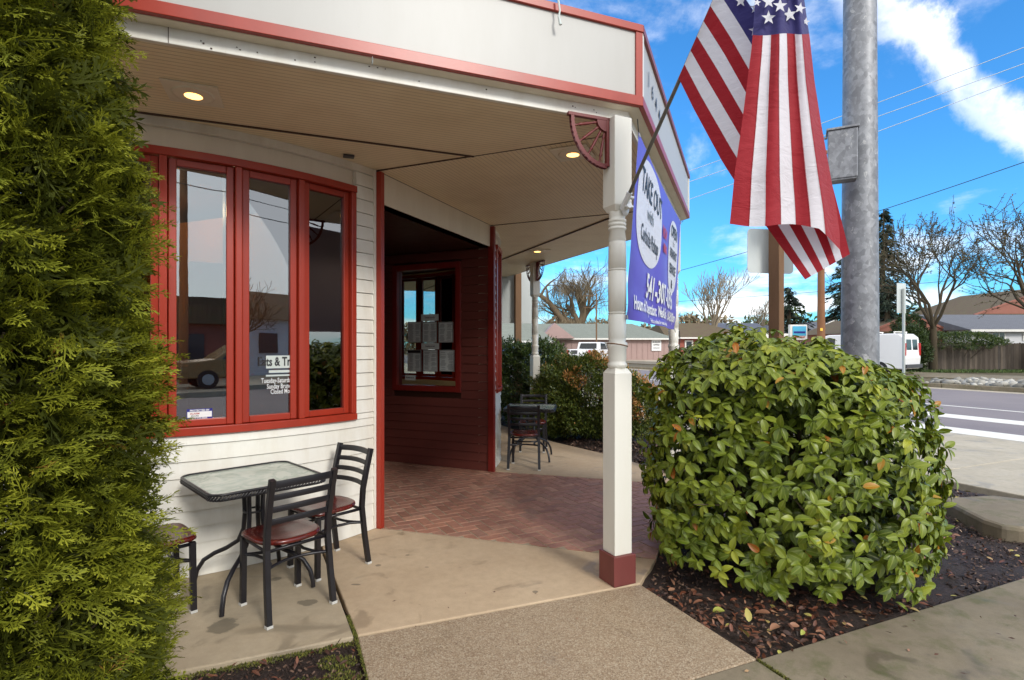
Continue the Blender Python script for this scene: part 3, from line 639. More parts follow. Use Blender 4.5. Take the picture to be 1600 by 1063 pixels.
WZ0, WZ1 = .985, 2.955; WAL = [-35.0, -44.6, -53.4, -62.4, -71.6, -80.8]; WAR = WAL+[-90, -99.2, -108.4, -117.6]; WA = WAL
def bay(m):
    WA = WAR if m else WAL; END = -128 if m else -96
    wl = empty('curved_wall', parent=bld); c = arc_pt(-50, ARC_R, m); wl.location = c-wloc(bld)
    for i in range(NB_+1):
        z0 = i*EXPO; z1 = min((i+1)*EXPO+.0, 3.16); z0 += .004
        if z1 <= WZ0-.03 or z0 >= WZ1+.03: arc_board(wl, z0, z1, -30.6, END, m)
        else:
            if z0 < WZ0-.06: z1_ = WZ0; arc_board(wl, z0, WZ0-.0, -30.6, END, m); arc_board(wl, WZ0, z1, -30.6, WA[0]+.1, m); arc_board(wl, WZ0, z1, WA[-1], END, m)
            else: arc_board(wl, z0, z1, -30.6, WA[0]+.1, m); arc_board(wl, z0, z1, WA[-1], END, m)
    # backing: the dark joints and the inside face
    mb = MB()
    def back(za, zb, a0, a1):
        n = max(1, int(abs(a1-a0)/3)); vs = []
        for i in range(n+1):
            a = a0+(a1-a0)*i/n
            for r, z in ((ARC_R-.16, za), (ARC_R-.032, za), (ARC_R-.032, zb), (ARC_R-.16, zb)): p = arc_pt(a, r, m); vs.append(Vector((p.x, p.y, z)))
        fs = [((i+0)*4+j, (i+1)*4+j, (i+1)*4+(j+1) % 4, i*4+(j+1) % 4) for i in range(n) for j in range(4)]
        if m: fs = [f[::-1] for f in fs]
        mb.add(vs, fs+[(0, 1, 2, 3), (n*4+3, n*4+2, n*4+1, n*4)])
    back(.0, WZ0, -30.6, END); back(WZ1, 3.16, -30.6, END); back(WZ0, WZ1, -30.6, WA[0]); back(WZ0, WZ1, WA[-1], END); mb.build('wall_core', 'soffit_plain', wl)
    e = arc_pt(-96, ARC_R, m); e2 = arc_pt(-96, ARC_R-.14, m)
    # windows
    win = empty('bay_window', parent=bld); win.location = arc_pt(-57, ARC_R, m)+Z*WZ0-wloc(bld)
    def arcbar(z0, z1, r0, r1, a0, a1, name, mat='red'):
        mb = MB(); n = 16; vs = []
        for i in range(n+1):
            a = a0+(a1-a0)*i/n
            for r, z in ((r0, z0), (r1, z0), (r1, z1), (r0, z1)): p = arc_pt(a, r, m); vs.append(Vector((p.x, p.y, z)))
        fs = [(i*4+j, (i+1)*4+j, (i+1)*4+(j+1) % 4, i*4+(j+1) % 4) for i in range(n) for j in range(4)]
        if m: fs = [f[::-1] for f in fs]
        mb.add(vs, fs+[(0, 1, 2, 3), (n*4+3, n*4+2, n*4+1, n*4)]); return mb.build(name, mat, win, bevel=.003)
    arcbar(WZ0, WZ0+.055, ARC_R-.10, ARC_R+.035, WA[0], WA[-1], 'sill'); arcbar(WZ1-.055, WZ1, ARC_R-.10, ARC_R+.035, WA[0], WA[-1], 'head_frame')
    for k, a in enumerate(WA):
        p = arc_pt(a, ARC_R-.03, m); t = (arc_pt(a-.5, ARC_R, m)-arc_pt(a+.5, ARC_R, m)).normalized(); n = Vector((t.y, -t.x, 0))
        sgn = 1 if not m else -1
        w = .046 if 0 < k < len(WA)-1 else .05
        pp = p+t*(.025 if k == 0 else (-.025 if k == len(WA)-1 else 0))
        mb = MB(); mb.box((pp.x, pp.y, (WZ0+WZ1)/2), (w, .115, WZ1-WZ0-.112), basis=(t, Vector((-t.y, t.x, 0)), Z)); mb.build('mullion', 'red', win, bevel=.006)
    for k in range(len(WA)-1):
        a = arc_pt(WA[k], ARC_R-.03, m); b = arc_pt(WA[k+1], ARC_R-.03, m); t = (b-a).normalized(); out = (MIDV(a, b)-(mir(ARC_C) if m else ARC_C)).normalized(); out.z = 0
        ins = .052 if k == 0 else .026; a = a+t*ins; b = b-t*(.052 if k == len(WA)-2 else .026); c = (a+b)/2; L_ = (b-a).length; zc = (WZ0+WZ1)/2; zh = WZ1-WZ0-.118; bs = (t, out, Z) if t.cross(out).z > 0 else (t*-1, out, Z)
        sash = MB(); sw = .048
        for s_ in (-1, 1): sash.box((c.x, c.y, zc) if False else Vector((c.x, c.y, zc))+t*(s_*(L_/2-sw/2))+out*0, (sw, .05, zh), basis=bs)
        for s_ in (-1, 1): sash.box(Vector((c.x, c.y, zc+s_*(zh/2-sw/2))), (L_-2*sw-.001, .05, sw), basis=bs)
        sh = sash.build('sash', 'red', win, bevel=.005)
        pane = MB(); pane.box(Vector((c.x, c.y, zc))-out*.004, (L_-2*sw+.004, .005, zh-2*sw+.004), basis=bs); pane.build('pane', 'glass' if not m else 'glass_dark', sh)
    return wl, win
def MIDV(a, b): return (a+b)/2
wallL, winL = bay(False); wallR, winR = bay(True)
# corner board and red jambs at the recess opening
for P_, sgn in ((A, 1), (B, -1)):
    d = U(AC)*sgn; mb = MB(); mb.box((P_.x, P_.y, 1.49)+d*.03 if False else Vector((P_.x, P_.y, Hb/2+.13))+d*.004+NO(AC)*.01, (.052, .085, Hb+.26), AC); mb.build('opening_trim', 'red' if sgn > 0 else 'maroon_trim', bld, bevel=.003)
    q_ = (arc_pt(-30.9, ARC_R+.012, sgn < 0)); mb = MB(); mb.box(Vector((q_.x, q_.y, 1.58)), (.022, .022, 3.15), AC-14 if sgn > 0 else AC+14); mb.build('corner_board', 'white', bld)
mb = MB(); mb.wall(A+U(AC)*.03, B-U(AC)*.03, Hb, Hs, .13, -1); mb.build('header_beam', 'soffit_plain', bld, bevel=.003)
# recess: two clapboard side walls, ceiling, back wall with a door
uR = U(157)
def flat_boards(parent, p, d, out, L_, mat, holes=None, top=Hb, backing=True):
    wl = parent
    for i in range(int(top/EXPO)+1):
        z0 = i*EXPO+.004; z1 = min((i+1)*EXPO, top)
        if z1 <= z0+.01: continue
        segs = [(0, L_)]
        if holes and z1 > holes[2]+.02 and z0 < holes[3]-.02: segs = [(0, holes[0]), (holes[1], L_)]
        for s0, s1_ in segs:
            mb = MB(); a = p+d*s0; b = p+d*s1_; th = .02
            v = [a-out*.02+Z*z0, b-out*.02+Z*z0, b+out*.016+Z*z0, a+out*.016+Z*z0, a-out*.02+Z*z1, b-out*.02+Z*z1, b+out*.003+Z*z1, a+out*.003+Z*z1]
            mb.add(v, [(0, 1, 2, 3), (7, 6, 5, 4), (4, 5, 1, 0), (5, 6, 2, 1), (6, 7, 3, 2), (7, 4, 0, 3)]); mb.build('siding_board', mat, wl)
wR = empty('recess_side_wall', parent=bld); wR.location = B-wloc(bld); outR = -U(AC)
h0, h1, hz0, hz1 = .43, 1.50, 1.0, 2.72
flat_boards(wR, B-outR*0+U(AC)*.0, uR, outR, 2.6, 'maroon', (h0, h1, hz0, hz1))
mb = MB()
for s0, s1_, za, zb in ((0, h0, 0, Hb), (h1, 2.6, 0, Hb), (h0, h1, 0, hz0), (h0, h1, hz1, Hb)): mb.wall(B+uR*(s0+.004)-outR*.0192, B+uR*s1_-outR*.0192, za, zb, .1, 1)
mb.build('wall_core', 'interior_dark', wR)
wLl = empty('recess_side_wall', parent=bld); wLl.location = A-wloc(bld); flat_boards(wLl, A, uR, U(AC), 2.6, 'maroon')
MB().wall(A-U(AC)*.021+uR*.10, A+uR*2.6-U(AC)*.021, 0, Hb, .1, -1).build('wall_core', 'ochre', wLl)
MB().prism([A+uR*.01, B+uR*.01, B+uR*2.6, A+uR*2.6], Hb, Hb+.03).build('recess_ceiling', 'interior_dark', bld)
wB = empty('recess_back_wall', parent=bld); wB.location = A+uR*2.6-wloc(bld)
MB().wall(A+uR*2.6, B+uR*2.6, 0, Hb, .1, -1).build('wall_core', 'maroon', wB)
dr = empty('entrance_door', parent=bld); dc = (A+B)/2+uR*2.58; dr.location = dc-wloc(bld)
MB().box(dc-uR*.03+Z*1.05, (.92, .05, 2.1), AC).build('door_leaf', 'maroon_trim', dr); MB().box(dc-uR*.062+Z*1.25, (.62, .01, 1.5), AC).build('pane', 'glass_dark', dr); MB().tube([dc-uR*.1+U(AC)*.38+Z*.95, dc-uR*.1+U(AC)*.38+Z*1.15], .012).build('door_handle', 'alu', dr)
# recess window
rw = empty('recess_window', parent=bld); rw.location = B+uR*((h0+h1)/2)+Z*hz0-wloc(bld)
def rbar(s0, s1_, z0, z1, d0, d1, name, mat, par): # in wall plane; d outwards
    a = B+uR*s0; b = B+uR*s1_; mb = MB(); p = [a+outR*d0, b+outR*d0, b+outR*d1, a+outR*d1]; mb.prism(p, z0, z1); return mb.build(name, mat, par, bevel=.004)
fw = .075
rbar(h0, h0+fw, hz0, hz1, -.10, .035, 'frame', 'maroon_trim', rw); rbar(h1-fw, h1, hz0, hz1, -.10, .035, 'frame', 'maroon_trim', rw)
rbar(h0+fw, h1-fw, hz0, hz0+fw, -.10, .033, 'frame', 'maroon_trim', rw); rbar(h0+fw, h1-fw, hz1-fw, hz1, -.10, .033, 'frame', 'maroon_trim', rw)
rbar(h0+fw, h1-fw, hz0+fw, hz1-fw, -.03, -.024, 'pane', 'glass_dark', rw)
# interior rooms
def room(m, wallmat):
    q1 = A+uR*2.7-U(AC)*.06; e = arc_pt(-128 if m else -97, ARC_R-.05); pts = [q1, Vector((-6.3, 6.2, 0)), e] if m else [q1, Vector((-5.6, 7.0, 0)), Vector((-6.4, 5.0, 0)), e]
    pts_o = pts[:-1]
    if m: pts = [mir(p) for p in pts]
    for a, b in zip(pts, pts[1:]): MB().wall(a, b, 0, 3.1, .1, 1 if m else -1).build('interior_wall', wallmat, bld)
    fl = [A+uR*.2-U(AC)*.16]+pts_o+[arc_pt(a, ARC_R-.18) for a in (((-127, -118, -108) if m else ())+(-97, -88, -80, -72, -65, -57, -50, -43, -37))]
    if m: fl = [mir(p) for p in fl]
    MB().prism(fl, .02, .06).build('interior_floor', 'interior_floor', bld); MB().prism(fl, 2.97, 3.0).build('interior_ceiling', 'interior_dark', bld)
room(False, 'ochre'); room(True, 'interior_dark')
# recessed porch lamps
def downlight(p, z=Hs, s=1.0, plate=True, ang=AF, warm='lamp', e=3.0, par=None, energy=7, kind='SPOT'):
    o = empty('recessed_light', parent=par or bld); o.location = Vector((p[0], p[1], z))-wloc(par or bld); c = Vector((p[0], p[1], z))
    if plate: MB().box(c-Z*.007, (.30*s, .30*s, .012), ang).build('light_plate', 'soffit_plain', o, bevel=.003)
    MB().lathe(c, [(.052*s, -.0225), (.075*s, -.019), (.098*s, -.018), (.115*s, -.022), (.118*s, -.014), (.118*s, -.002)][::-1], 24).build('trim_ring', 'soffit_plain', o)
    MB().lathe(c, [(.050*s, -.0232), (.04*s, -.0245), (.01, -.025)][::-1], 20).build('lens', warm, o)
    if energy:
        l = bpy.data.lights.new('lamp', kind); l.energy = energy; l.color = (1, .72, .42); l.shadow_soft_size = .06
        if kind == 'SPOT': l.spot_size = R(125); l.spot_blend = .8
        lo = bpy.data.objects.new('lamp', l); COL.objects.link(lo); lo.parent = o; lo.location = (0, 0, -.05); l.shadow_soft_size = .06 if kind == 'SPOT' else .025
downlight((-1.95, 3.33)); downlight((.487, 4.35), ang=AC); downlight((.41, 8.78), ang=AB_, s=1.1)
for p, e in ((mir((-2.6, 5.2, 0)), 14), (mir((-3.3, 4.6, 0)), 10), (mir((-2.0, 5.7, 0)), 0), (mir((-4.2, 5.2, 0)), 0), (mir((-3.0, 6.0, 0)), 0)): downlight(p, 2.965, .75, False, warm='lamp_in', energy=e)
downlight((-3.2, 5.0), 2.965, .75, False, warm='lamp_in', energy=9, kind='POINT'); downlight((-4.2, 4.6), 2.965, .75, False, warm='lamp_in', energy=9, kind='POINT')
# nail holes, staples and a board joint on the front beam
mb = MB(); bn_ = NO(AF)
for px_, py_ in ((314, 64), (318, 68), (330, 76), (370, 74), (375, 78), (402, 82), (461, 94), (492, 90), (492, 97), (577, 104), (590, 106), (602, 108), (655, 127), (760, 140), (895, 166), (899, 168), (928, 172), (932, 176)):
    q_ = ray_plane(px_, py_, P1+bn_*.002, bn_); mb.box(q_, (random.uniform(.004, .010), .003, random.uniform(.003, .007)), AF)
q_ = ray_plane(263, 55, P1+bn_*.002, bn_); mb.box(Vector((q_.x, q_.y, 3.209)), (.003, .003, .115), AF); mb.build('nail_holes', 'seam', bld, kind='stuff')
# small sensor on the soffit
MB().box((-1.33, 4.43, Hs-.006), (.085, .06, .012), AF).build('ceiling_sensor', 'plastic', bld)
# house number on the corner fascia
fp = outline(.095); fo = fp[1]+Z*3.55; ux = U(AC)
numb = empty('house_number', fo, label='black house number 1644 on the cream fascia behind the flag pole', cat='house number')
for i, ch in enumerate('1644'):
    put_text('numeral', ch, .155, 'ink', numb, frame_fn(fo+ux*(.30+.185*i)-Z*.015*i, ux, Z, NO(AC), .004), 1.0, .003)
# booths and furniture glimpsed inside the left bay
bo = empty('dining_booth', (-2.9, 4.9, .06), label='orange wooden booth seen through the left bay window', cat='booth')
MB().box((-2.50, 4.55, 1.2), (.36, .05, 2.2), 30).build('divider_panel', 'booth', bo, bevel=.01); MB().box((-2.0, 4.85, .75), (.8, .05, 1.25), 42).build('counter_front', 'booth', bo, bevel=.01); MB().box((-1.74, 5.15, 1.5), (.07, .07, 2.9), 42).build('interior_post', 'booth', bld, bevel=.01); MB().box((-2.95, 5.1, .75), (.9, .06, 1.35), 38).build('backrest', 'booth', bo, bevel=.01); MB().box((-3.0, 5.3, .5), (.9, .45, .08), 38).build('seat', 'booth', bo, bevel=.01); MB().box((-3.02, 5.33, .25), (.84, .38, .4), 38).build('plinth', 'interior_dark', bo)
for x_, y_ in ((-2.25, 4.3), (-2.85, 4.15), (-3.3, 4.6)): MB().box((x_, y_, 1.55), (.05, .09, 2.9), 40).build('interior_post', 'interior_dark', bld, bevel=.006)
for x_, y_, l_ in ((-2.7, 5.55, 'framed pale picture on the inner wall, seen through the middle bay pane'), (-3.15, 5.75, 'framed pale picture on the inner wall, seen through the wide left bay pane')):
    pf_ = empty('wall_picture', (x_, y_, 1.7), label=l_, cat='picture', group='pictures inside the bay room'); MB().box((x_+.05, y_-.06, 1.95), (.36, .03, .46), -24).build('frame', 'interior_dark', pf_); MB().box((x_+.06, y_-.08, 1.95), (.28, .03, .38), -24).build('print', 'paper', pf_)
# ============================================================ FURNITURE
def make_chair():
    r = empty('cafe_chair')
    lw = .0235
    def leg(pts, name, cap=True):
        o = MB().tube(pts, lw, 4).build(name, 'black_metal', r, bevel=.003); p = Vector(pts[0]); MB().box(p+Z*.002, (.036, .036, .016)).build('foot_glide', 'glide', o); return o
    for s in (-1, 1):
        leg([(s*.203, -.235, .008), (s*.198, -.205, .22), (s*.192, -.185, .43), (s*.192, -.195, .56), (s*.194, -.225, .70), (s*.195, -.262, .845)], 'rear_leg')
        leg([(s*.178, .165, .008), (s*.176, .16, .425)], 'front_leg')
    mb = MB(); pts = [(-.176, .16), (.176, .16), (.19, -.18), (-.19, -.18)]
    mb.tube([(x, y, .415) for x, y in pts], .011, 6, closed=True); mb.build('seat_frame', 'black_metal', r)
    ring = [(-.19, -.19), (-.11, -.10), (-.085, .0), (-.11, .09), (-.17, .15)]
    for s in (-1, 1):
        MB().tube([Vector((s*-x, y, .315)) for x, y in [(-.192, -.188), (-.14, -.125), (-.12, -.02), (-.135, .09), (-.172, .155)]], .010, 6).build('side_stretcher', 'black_metal', r)
    MB().tube([Vector((x, .155-.07*(1-(x/.172)**2), .315)) for x in np.linspace(-.172, .172, 9)], .010, 6).build('front_stretcher', 'black_metal', r)
    MB().tube([Vector((x, -.188+.07*(1-(x/.192)**2), .315)) for x in np.linspace(-.192, .192, 9)], .010, 6).build('rear_stretcher', 'black_metal', r)
    for z, hh in ((.812, .042), (.735, .034), (.662, .034), (.588, .034)):
        yb = np.interp(z, [.56, .70, .845], [-.195, -.225, -.262]); mb = MB(); vs = []; n = 10
        for i in range(n+1):
            x = -.188+.376*i/n; y = yb-.030*(1-(x/.188)**2)
            for dy, dz in ((-.006, -hh/2), (.006, -hh/2), (.006, hh/2), (-.006, hh/2)): vs.append((x, y+dy, z+dz+.006*(1-(x/.188)**2)))
        mb.add(vs, [(i*4+j, (i+1)*4+j, (i+1)*4+(j+1) % 4, i*4+(j+1) % 4) for i in range(n) for j in range(4)]+[(3, 2, 1, 0), (n*4, n*4+1, n*4+2, n*4+3)], True); mb.build('back_slat', 'black_metal', r, bevel=.002)
    # seat: round fronted, dished
    out = []
    for i in range(40):
        t = 2*math.pi*(i+.5)/40; c_, s_ = math.cos(t), math.sin(t); p_ = 7.0 if s_ > 0 else 2.5; k = 1/(abs(c_)**p_+abs(s_)**p_)**(1/p_)
        out.append((c_*k*.20, s_*k*.20))
    vs = []; prof = [(0.0, .452), (.35, .450), (.7, .454), (.93, .463), (.985, .458), (1.0, .447), (.985, .436), (.9, .430), (0.0, .430)]
    n = len(out)
    for f, z in prof:
        for x, y in out: vs.append((x*max(f, .001), y*max(f, .001)-.005, z))
    mb = MB(); mb.add(vs, [(i*n+j, i*n+(j+1) % n, (i+1)*n+(j+1) % n, (i+1)*n+j) for i in range(len(prof)-1) for j in range(n)][::1], True)
    mb.f = [f[::-1] for f in mb.f]; mb.build('seat', 'seat', r); return r
def make_table():
    r = empty('cafe_table'); h = .355; cr = .075; zt = .74
    def rsq(h, cr, z, k=8):
        p = []
        for cx, cy, a0 in ((h-cr, h-cr, 0), (-h+cr, h-cr, 90), (-h+cr, -h+cr, 180), (h-cr, -h+cr, 270)):
            for i in range(k+1): a = R(a0+90*i/k); p.append((cx+cr*math.cos(a), cy+cr*math.sin(a), z))
        return p
    mb = MB(); o = rsq(h-.014, cr-.01, zt); n = len(o); o2 = rsq(h-.014, cr-.01, zt-.008)
    mb.add(o+o2, [tuple(range(n))]+[tuple(range(2*n-1, n-1, -1))]+[(n+i, n+(i+1) % n, (i+1) % n, i) for i in range(n)]); mb.build('glass_top', 'table_glass', r)
    mb = MB(); mb.tube(rsq(h-.006, cr, zt+.001), .009, 6, closed=True); ob = mb.build('rim', 'black_metal', r)
    # braided band below the rim
    mb = MB(); P = rsq(h-.006, cr, zt-.020, 6)
    def along(P, step):
        out = []; 
        for i in range(len(P)):
            a = Vector(P[i]); b = Vector(P[(i+1) % len(P)]); m = max(1, int((b-a).length/step))
            for j in range(m): out.append((a+(b-a)*j/m, (b-a).normalized()))
        return out
    for i, (p, t) in enumerate(along(P, .02)):
        o_ = Vector((t.y, -t.x, 0)); mb.tube([p-t*.013-Z*.012+o_*.002, p+t*.001+o_*.007, p+t*.013+Z*.012+o_*.002], .006, 5)
    mb.build('braided_band', 'black_metal', r)
    mb = MB(); mb.tube(rsq(h-.012, cr, zt-.034), .006, 5, closed=True); mb.tube(rsq(.10, .05, zt-.03), .012, 6, closed=True)
    mb.box((0, 0, zt-.02), (.62, .02, .016)); mb.box((0, 0, zt-.021), (.02, .62, .016)); mb.build('top_support', 'black_metal', r)
    for i in range(4):
        d = U(45+90*i); pts = []
        for rr, z in ((.075, zt-.03), (.062, .62), (.058, .5), (.066, .40), (.10, .32), (.18, .27), (.26, .235), (.33, .19), (.375, .12), (.392, .05), (.395, .012)): pts.append(d*rr+Z*z)
        MB().tube(pts, .0145, 8).build('leg', 'black_metal', r)
    MB().tube([U(i*30)*.063+Z*.52 for i in range(12)], .007, 6, closed=True).build('leg_ring', 'black_metal', r)
    return r
chair = make_chair(); table = make_table()
def put(o, x, y, rz, **t): o.location = (x, y, 0.0); o.rotation_euler = (0, 0, R(rz)); tag(o, **t); return o
G1 = 'black cafe tables with frosted glass tops'
put(table, -1.71, 3.60, 45, label='square glass table standing by the curved white wall under the large bay window', cat='table', group=G1)
put(copy_tree(table), .27, 7.78, -7, label='smaller looking glass table past the brick paving, beside the shrubs', cat='table', group=G1)
G2 = 'ladder back cafe chairs on the porch'
def pc(first, x, y, face, lab): # face = direction the sitter looks
    put(chair if first else copy_tree(chair), x, y, face-90, label=lab, cat='chair', group=G2)
pc(True, -1.425, 3.395, 139, 'black ladder back chair with its back to the viewer at the bay window table')
pc(False, -1.365, 3.96, 231, 'black ladder back chair pulled between the bay window table and the red entrance trim')
pc(False, -2.16, 3.28, 46, 'chair half hidden by the arborvitae, only its red seat and legs showing')
pc(False, .175, 7.27, 84, 'black chair facing away on the far side of the brick paving')
pc(False, .32, 8.40, 264, 'chair facing this way behind the distant glass table, against the shrubs')

# ============================================================ FLAG
fl = empty('house_flag', C1+NO(24)*.07+Z*2.5, label='stars and stripes flag hanging from an angled grey pole on the corner porch post', cat='flag')
fb = C1+NO(24)*.072+U(24)*.012+Z*2.535; pd = Vector((.37, -.93, 1.03)).normalized()
pb = Vector((.75, 3.62, 2.55))
bs = (U(24), -NO(24), Z); mb = MB(); mb.lathe((0, 0, 0), [(.001, 0), (.035, 0), (.035, .006), (.001, .006)], 20)
rot = Matrix((U(24), Z, NO(24))).transposed(); mb.v = [tuple(rot @ Vector((v[0]*.9, v[1]*1.6, v[2]))+fb) for v in mb.v]; br = mb.build('wall_plate', 'bracket_white', fl)
MB().tube([fb+NO(24)*.005, fb+NO(24)*.05+Z*.01], .022, 12).build('bracket_arm', 'bracket_white', br); MB().tube([pb-pd*.04, pb+pd*.085], .019, 14).build('bracket_socket', 'bracket_white', br)
MB().tube([pb+pd*.05+U(24)*.012, pb+pd*.05+U(24)*.045], .012, 8).build('wing_screw', 'bracket_white', br); MB().tube([fb+NO(24)*.04+U(24)*-.03, fb+NO(24)*.04+U(24)*.035], .009, 8).build('bolt', 'bracket_white', br)
MB().tube([pb, pb+pd*1.86], .0115, 12).build('pole', 'pole_grey', fl); MB().lathe(tuple(pb+pd*1.87), [(.004, -.03), (.022, -.015), (.028, .0), (.02, .02), (.004, .028)], 16).build('finial', 'bracket_white', fl)
kH = lambda k: Vector((.75+.37*k, 3.62-.93*k, 2.55+1.03*k))
def hoist(v): return kH(.556+.66*v)+Vector((-.012, -.02, 0))
def flagA(u, v):
    H = hoist(v); E0 = at(1258, 437, 2.80); E1 = at(1316, 404, 2.74); w = v/(6/13); E = E0.lerp(E1, w) if w <= 1 else E1+(E1-E0)*(w-1)
    p = H.lerp(E, u); b = math.sin(math.pi*min(1, u))
    p += Vector((.085, .0, .06))*b*(w*.9); p += Vector((.2, 1, 0))*(.014*math.sin(6*u+7*w)*b) - Vector((.02, 0, .012))*b*(1-w)
    p.y += .03*b; return p
yl = [-160, 0, 81, 195, 270, 338, 352]; xl = [1188, 1181.5, 1173.6, 1159, 1148, 1141.5, 1140]
yr = [-160, 0, 62, 130, 195, 325, 362, 396]; xr = [1232, 1256, 1265, 1272.7, 1283, 1307, 1312, 1313]
def flagB(u, w):
    yv = -142+492*u; s = w**.9
    yR = -142+(492+6)*u+ (34*max(0, u-.82)/.18 if w > .8 else 0)*((w-.8)/.2 if w > .8 else 0)
    x = float(np.interp(yv, yl, xl))*(1-s)+float(np.interp(yR, yr, xr))*s
    y = yv*(1-s)+yR*s; y += -9*(w*1.0)*max(0, 1-u)*0.9+ 3*math.sin(9*w)*u
    amp = .028*(.35+.65*u); Y = 2.66+amp*math.sin(w*8.5+.8+u*1.6)+.012*math.sin(w*17+2+u*3)+.010*math.sin(u*21+w*2)*(.4+w*.5)+.10*max(0, w-.86)/.14+.03*(1-u)*0
    return at(x, y, Y)
def fgrid(name, fn, us, stripes, ublue, sub, umin=0.0):
    """stripes: list of (v0,v1,red?,inside canton rows)"""
    V = []; Fc = []; mi = []; vs = []
    for (a, b, c, can) in stripes:
        for i in range(sub): vs.append((a+(b-a)*i/sub, c, can))
    vs.append((stripes[-1][1], None, None)); nu = len(us)
    for v, _, _ in vs:
        for u in us: V.append(fn(u, v))
    for i in range(len(vs)-1):
        for j in range(nu-1):
            Fc.append((i*nu+j, i*nu+j+1, (i+1)*nu+j+1, (i+1)*nu+j)); uc = (us[j]+us[j+1])/2
            mi.append(2 if (vs[i][2] and uc < ublue) else (0 if vs[i][1] else 1))
    return np_mesh(name, [tuple(p) for p in V], Fc, None, fl, smooth=True, mats=('f_red', 'f_white', 'f_blue'), midx=mi)
us = [i/60*.4 for i in range(24)]+[.4]+[.4+.6*i/50 for i in range(1, 51)]; us = sorted(set(us))
st = [(i/13, (i+1)/13, i % 2 == 0, i >= 6) for i in range(6)]+[(6/13, 7.2/13, True, True)]
fgrid('flag_cloth', flagA, us, st, .398, 5)
stB = [(i/7, (i+1)/7, i % 2 == 0, True) for i in range(7)]
fgrid('flag_cloth', flagB, us, stB, .405, 7)
# the hem and stars
def star(c, r, rot, par, nrm=Vector((0, -1, 0)), ax_=Vector((1, 0, 0))):
    mb = MB(); up = nrm.cross(ax_)*-1; vs = [c]
    for i in range(10):
        a = rot+math.pi*i/5; q_ = r if i % 2 == 0 else r*.40; vs.append(c+ax_*(q_*math.cos(a))+Z*(q_*math.sin(a)))
    mb.add(vs, [(0, (i+1) % 10+1, i+1) for i in range(10)]); mb.build('star', 'f_star', par)
for x, y, r in ((1201, 3, .034), (1219, 9, .036), (1201, 28, .036), (1234, 23, .037), (1250, 13, .03), (1259, 34, .022), (1183, 4, .02), (1214, -22, .035), (1240, -16, .036), (1200, -38, .035), (1228, -50, .036), (1250, -44, .03), (1212, -76, .035), (1236, -82, .034)):
    rr = random.uniform(-.2, .25)+math.pi/2; Y = min((flagB(max(0, min(1, (y+142)/492)), w)-at(x, y, 2.66)).length+0*1 for w in np.linspace(0, 1, 21))
    bw = min(np.linspace(0, 1, 41), key=lambda w: abs(((flagB(max(0, (y+142)/492), w).x)/flagB(max(0, (y+142)/492), w).y*F+800)-x)); Yd = flagB(max(0, (y+142)/492), bw).y
    star(at(x, y, Yd-.034), r, rr, fl)
for u, v in ((.10, .52), (.16, .56), (.20, .50), (.28, .53)):
    p = flagA(u, v); star(p+Vector((0, -.014, 0)), .032, random.uniform(1.4, 1.9), fl)
# seams between stripes
for i in range(1, 7):
    MB().tube([flagB(.4+.6*j/24, i/7)-Vector((0, .002, 0)) for j in range(25)], .0011, 3).build('seam', 'f_red', fl)

# ============================================================ BANNER
bTL, bBL, bTR, bBR = Vector((.885, 3.80, 3.10)), Vector((.765, 3.665, 1.785)), Vector((1.865, 6.02, 2.985)), Vector((1.81, 6.05, 1.79))
bn = empty('takeout_banner', ((bBL+bBR)/2), label='purple takeout banner hung between porch posts with phone number and white ovals', cat='banner')
bN = NO(AC)
def bpos(s, t, lift=0.0):
    top = bTL.lerp(bTR, s); bot = bBL.lerp(bBR, s); p = bot.lerp(top, t)
    p += bN*(.018*math.sin(s*13+t*2)*(1-t)*math.sin(math.pi*s)+.02*math.sin(math.pi*s)*(1-t)+.012*math.sin(t*20+s*5)*max(0, .3-t)/.3+lift)
    p.z -= .03*math.sin(math.pi*s)*t*t; return p
V = [tuple(bpos(i/48, j/24)) for j in range(25) for i in range(49)]; Fc = [(j*49+i, j*49+i+1, (j+1)*49+i+1, (j+1)*49+i) for j in range(24) for i in range(48)]
cl_ = np_mesh('banner_cloth', V, Fc, 'b_purple', bn, smooth=True); BW, BH = 2.45, 1.28
def bfn(s0, t0, lift): return lambda x, y: bpos(s0+x/BW, t0+y/BH, lift)
def oval(cs, ct, ws, ht, p=2.6):
    n = 64; rings = 7; V = [bpos(cs, ct, .004)]; Fc = []
    for k in range(1, rings+1):
        for i in range(n):
            a = 2*math.pi*i/n; c_, s_ = math.cos(a), math.sin(a); q_ = (abs(c_)**p+abs(s_)**p)**(-1/p)*k/rings; V.append(bpos(cs+ws/2*c_*q_, ct+ht/2*s_*q_, .004))
    mb = MB(); fs = [(0, 1+i, 1+(i+1) % n) for i in range(n)]
    for k in range(rings-1):
        for i in range(n): a = 1+k*n+i; b = 1+k*n+(i+1) % n; fs.append((a, a+n, b+n, b))
    mb.add(V, fs, True); return mb.build('print_oval', 'b_white', bn)
oval(.245, .66, .43, .62); oval(.80, .60, .27, .60)
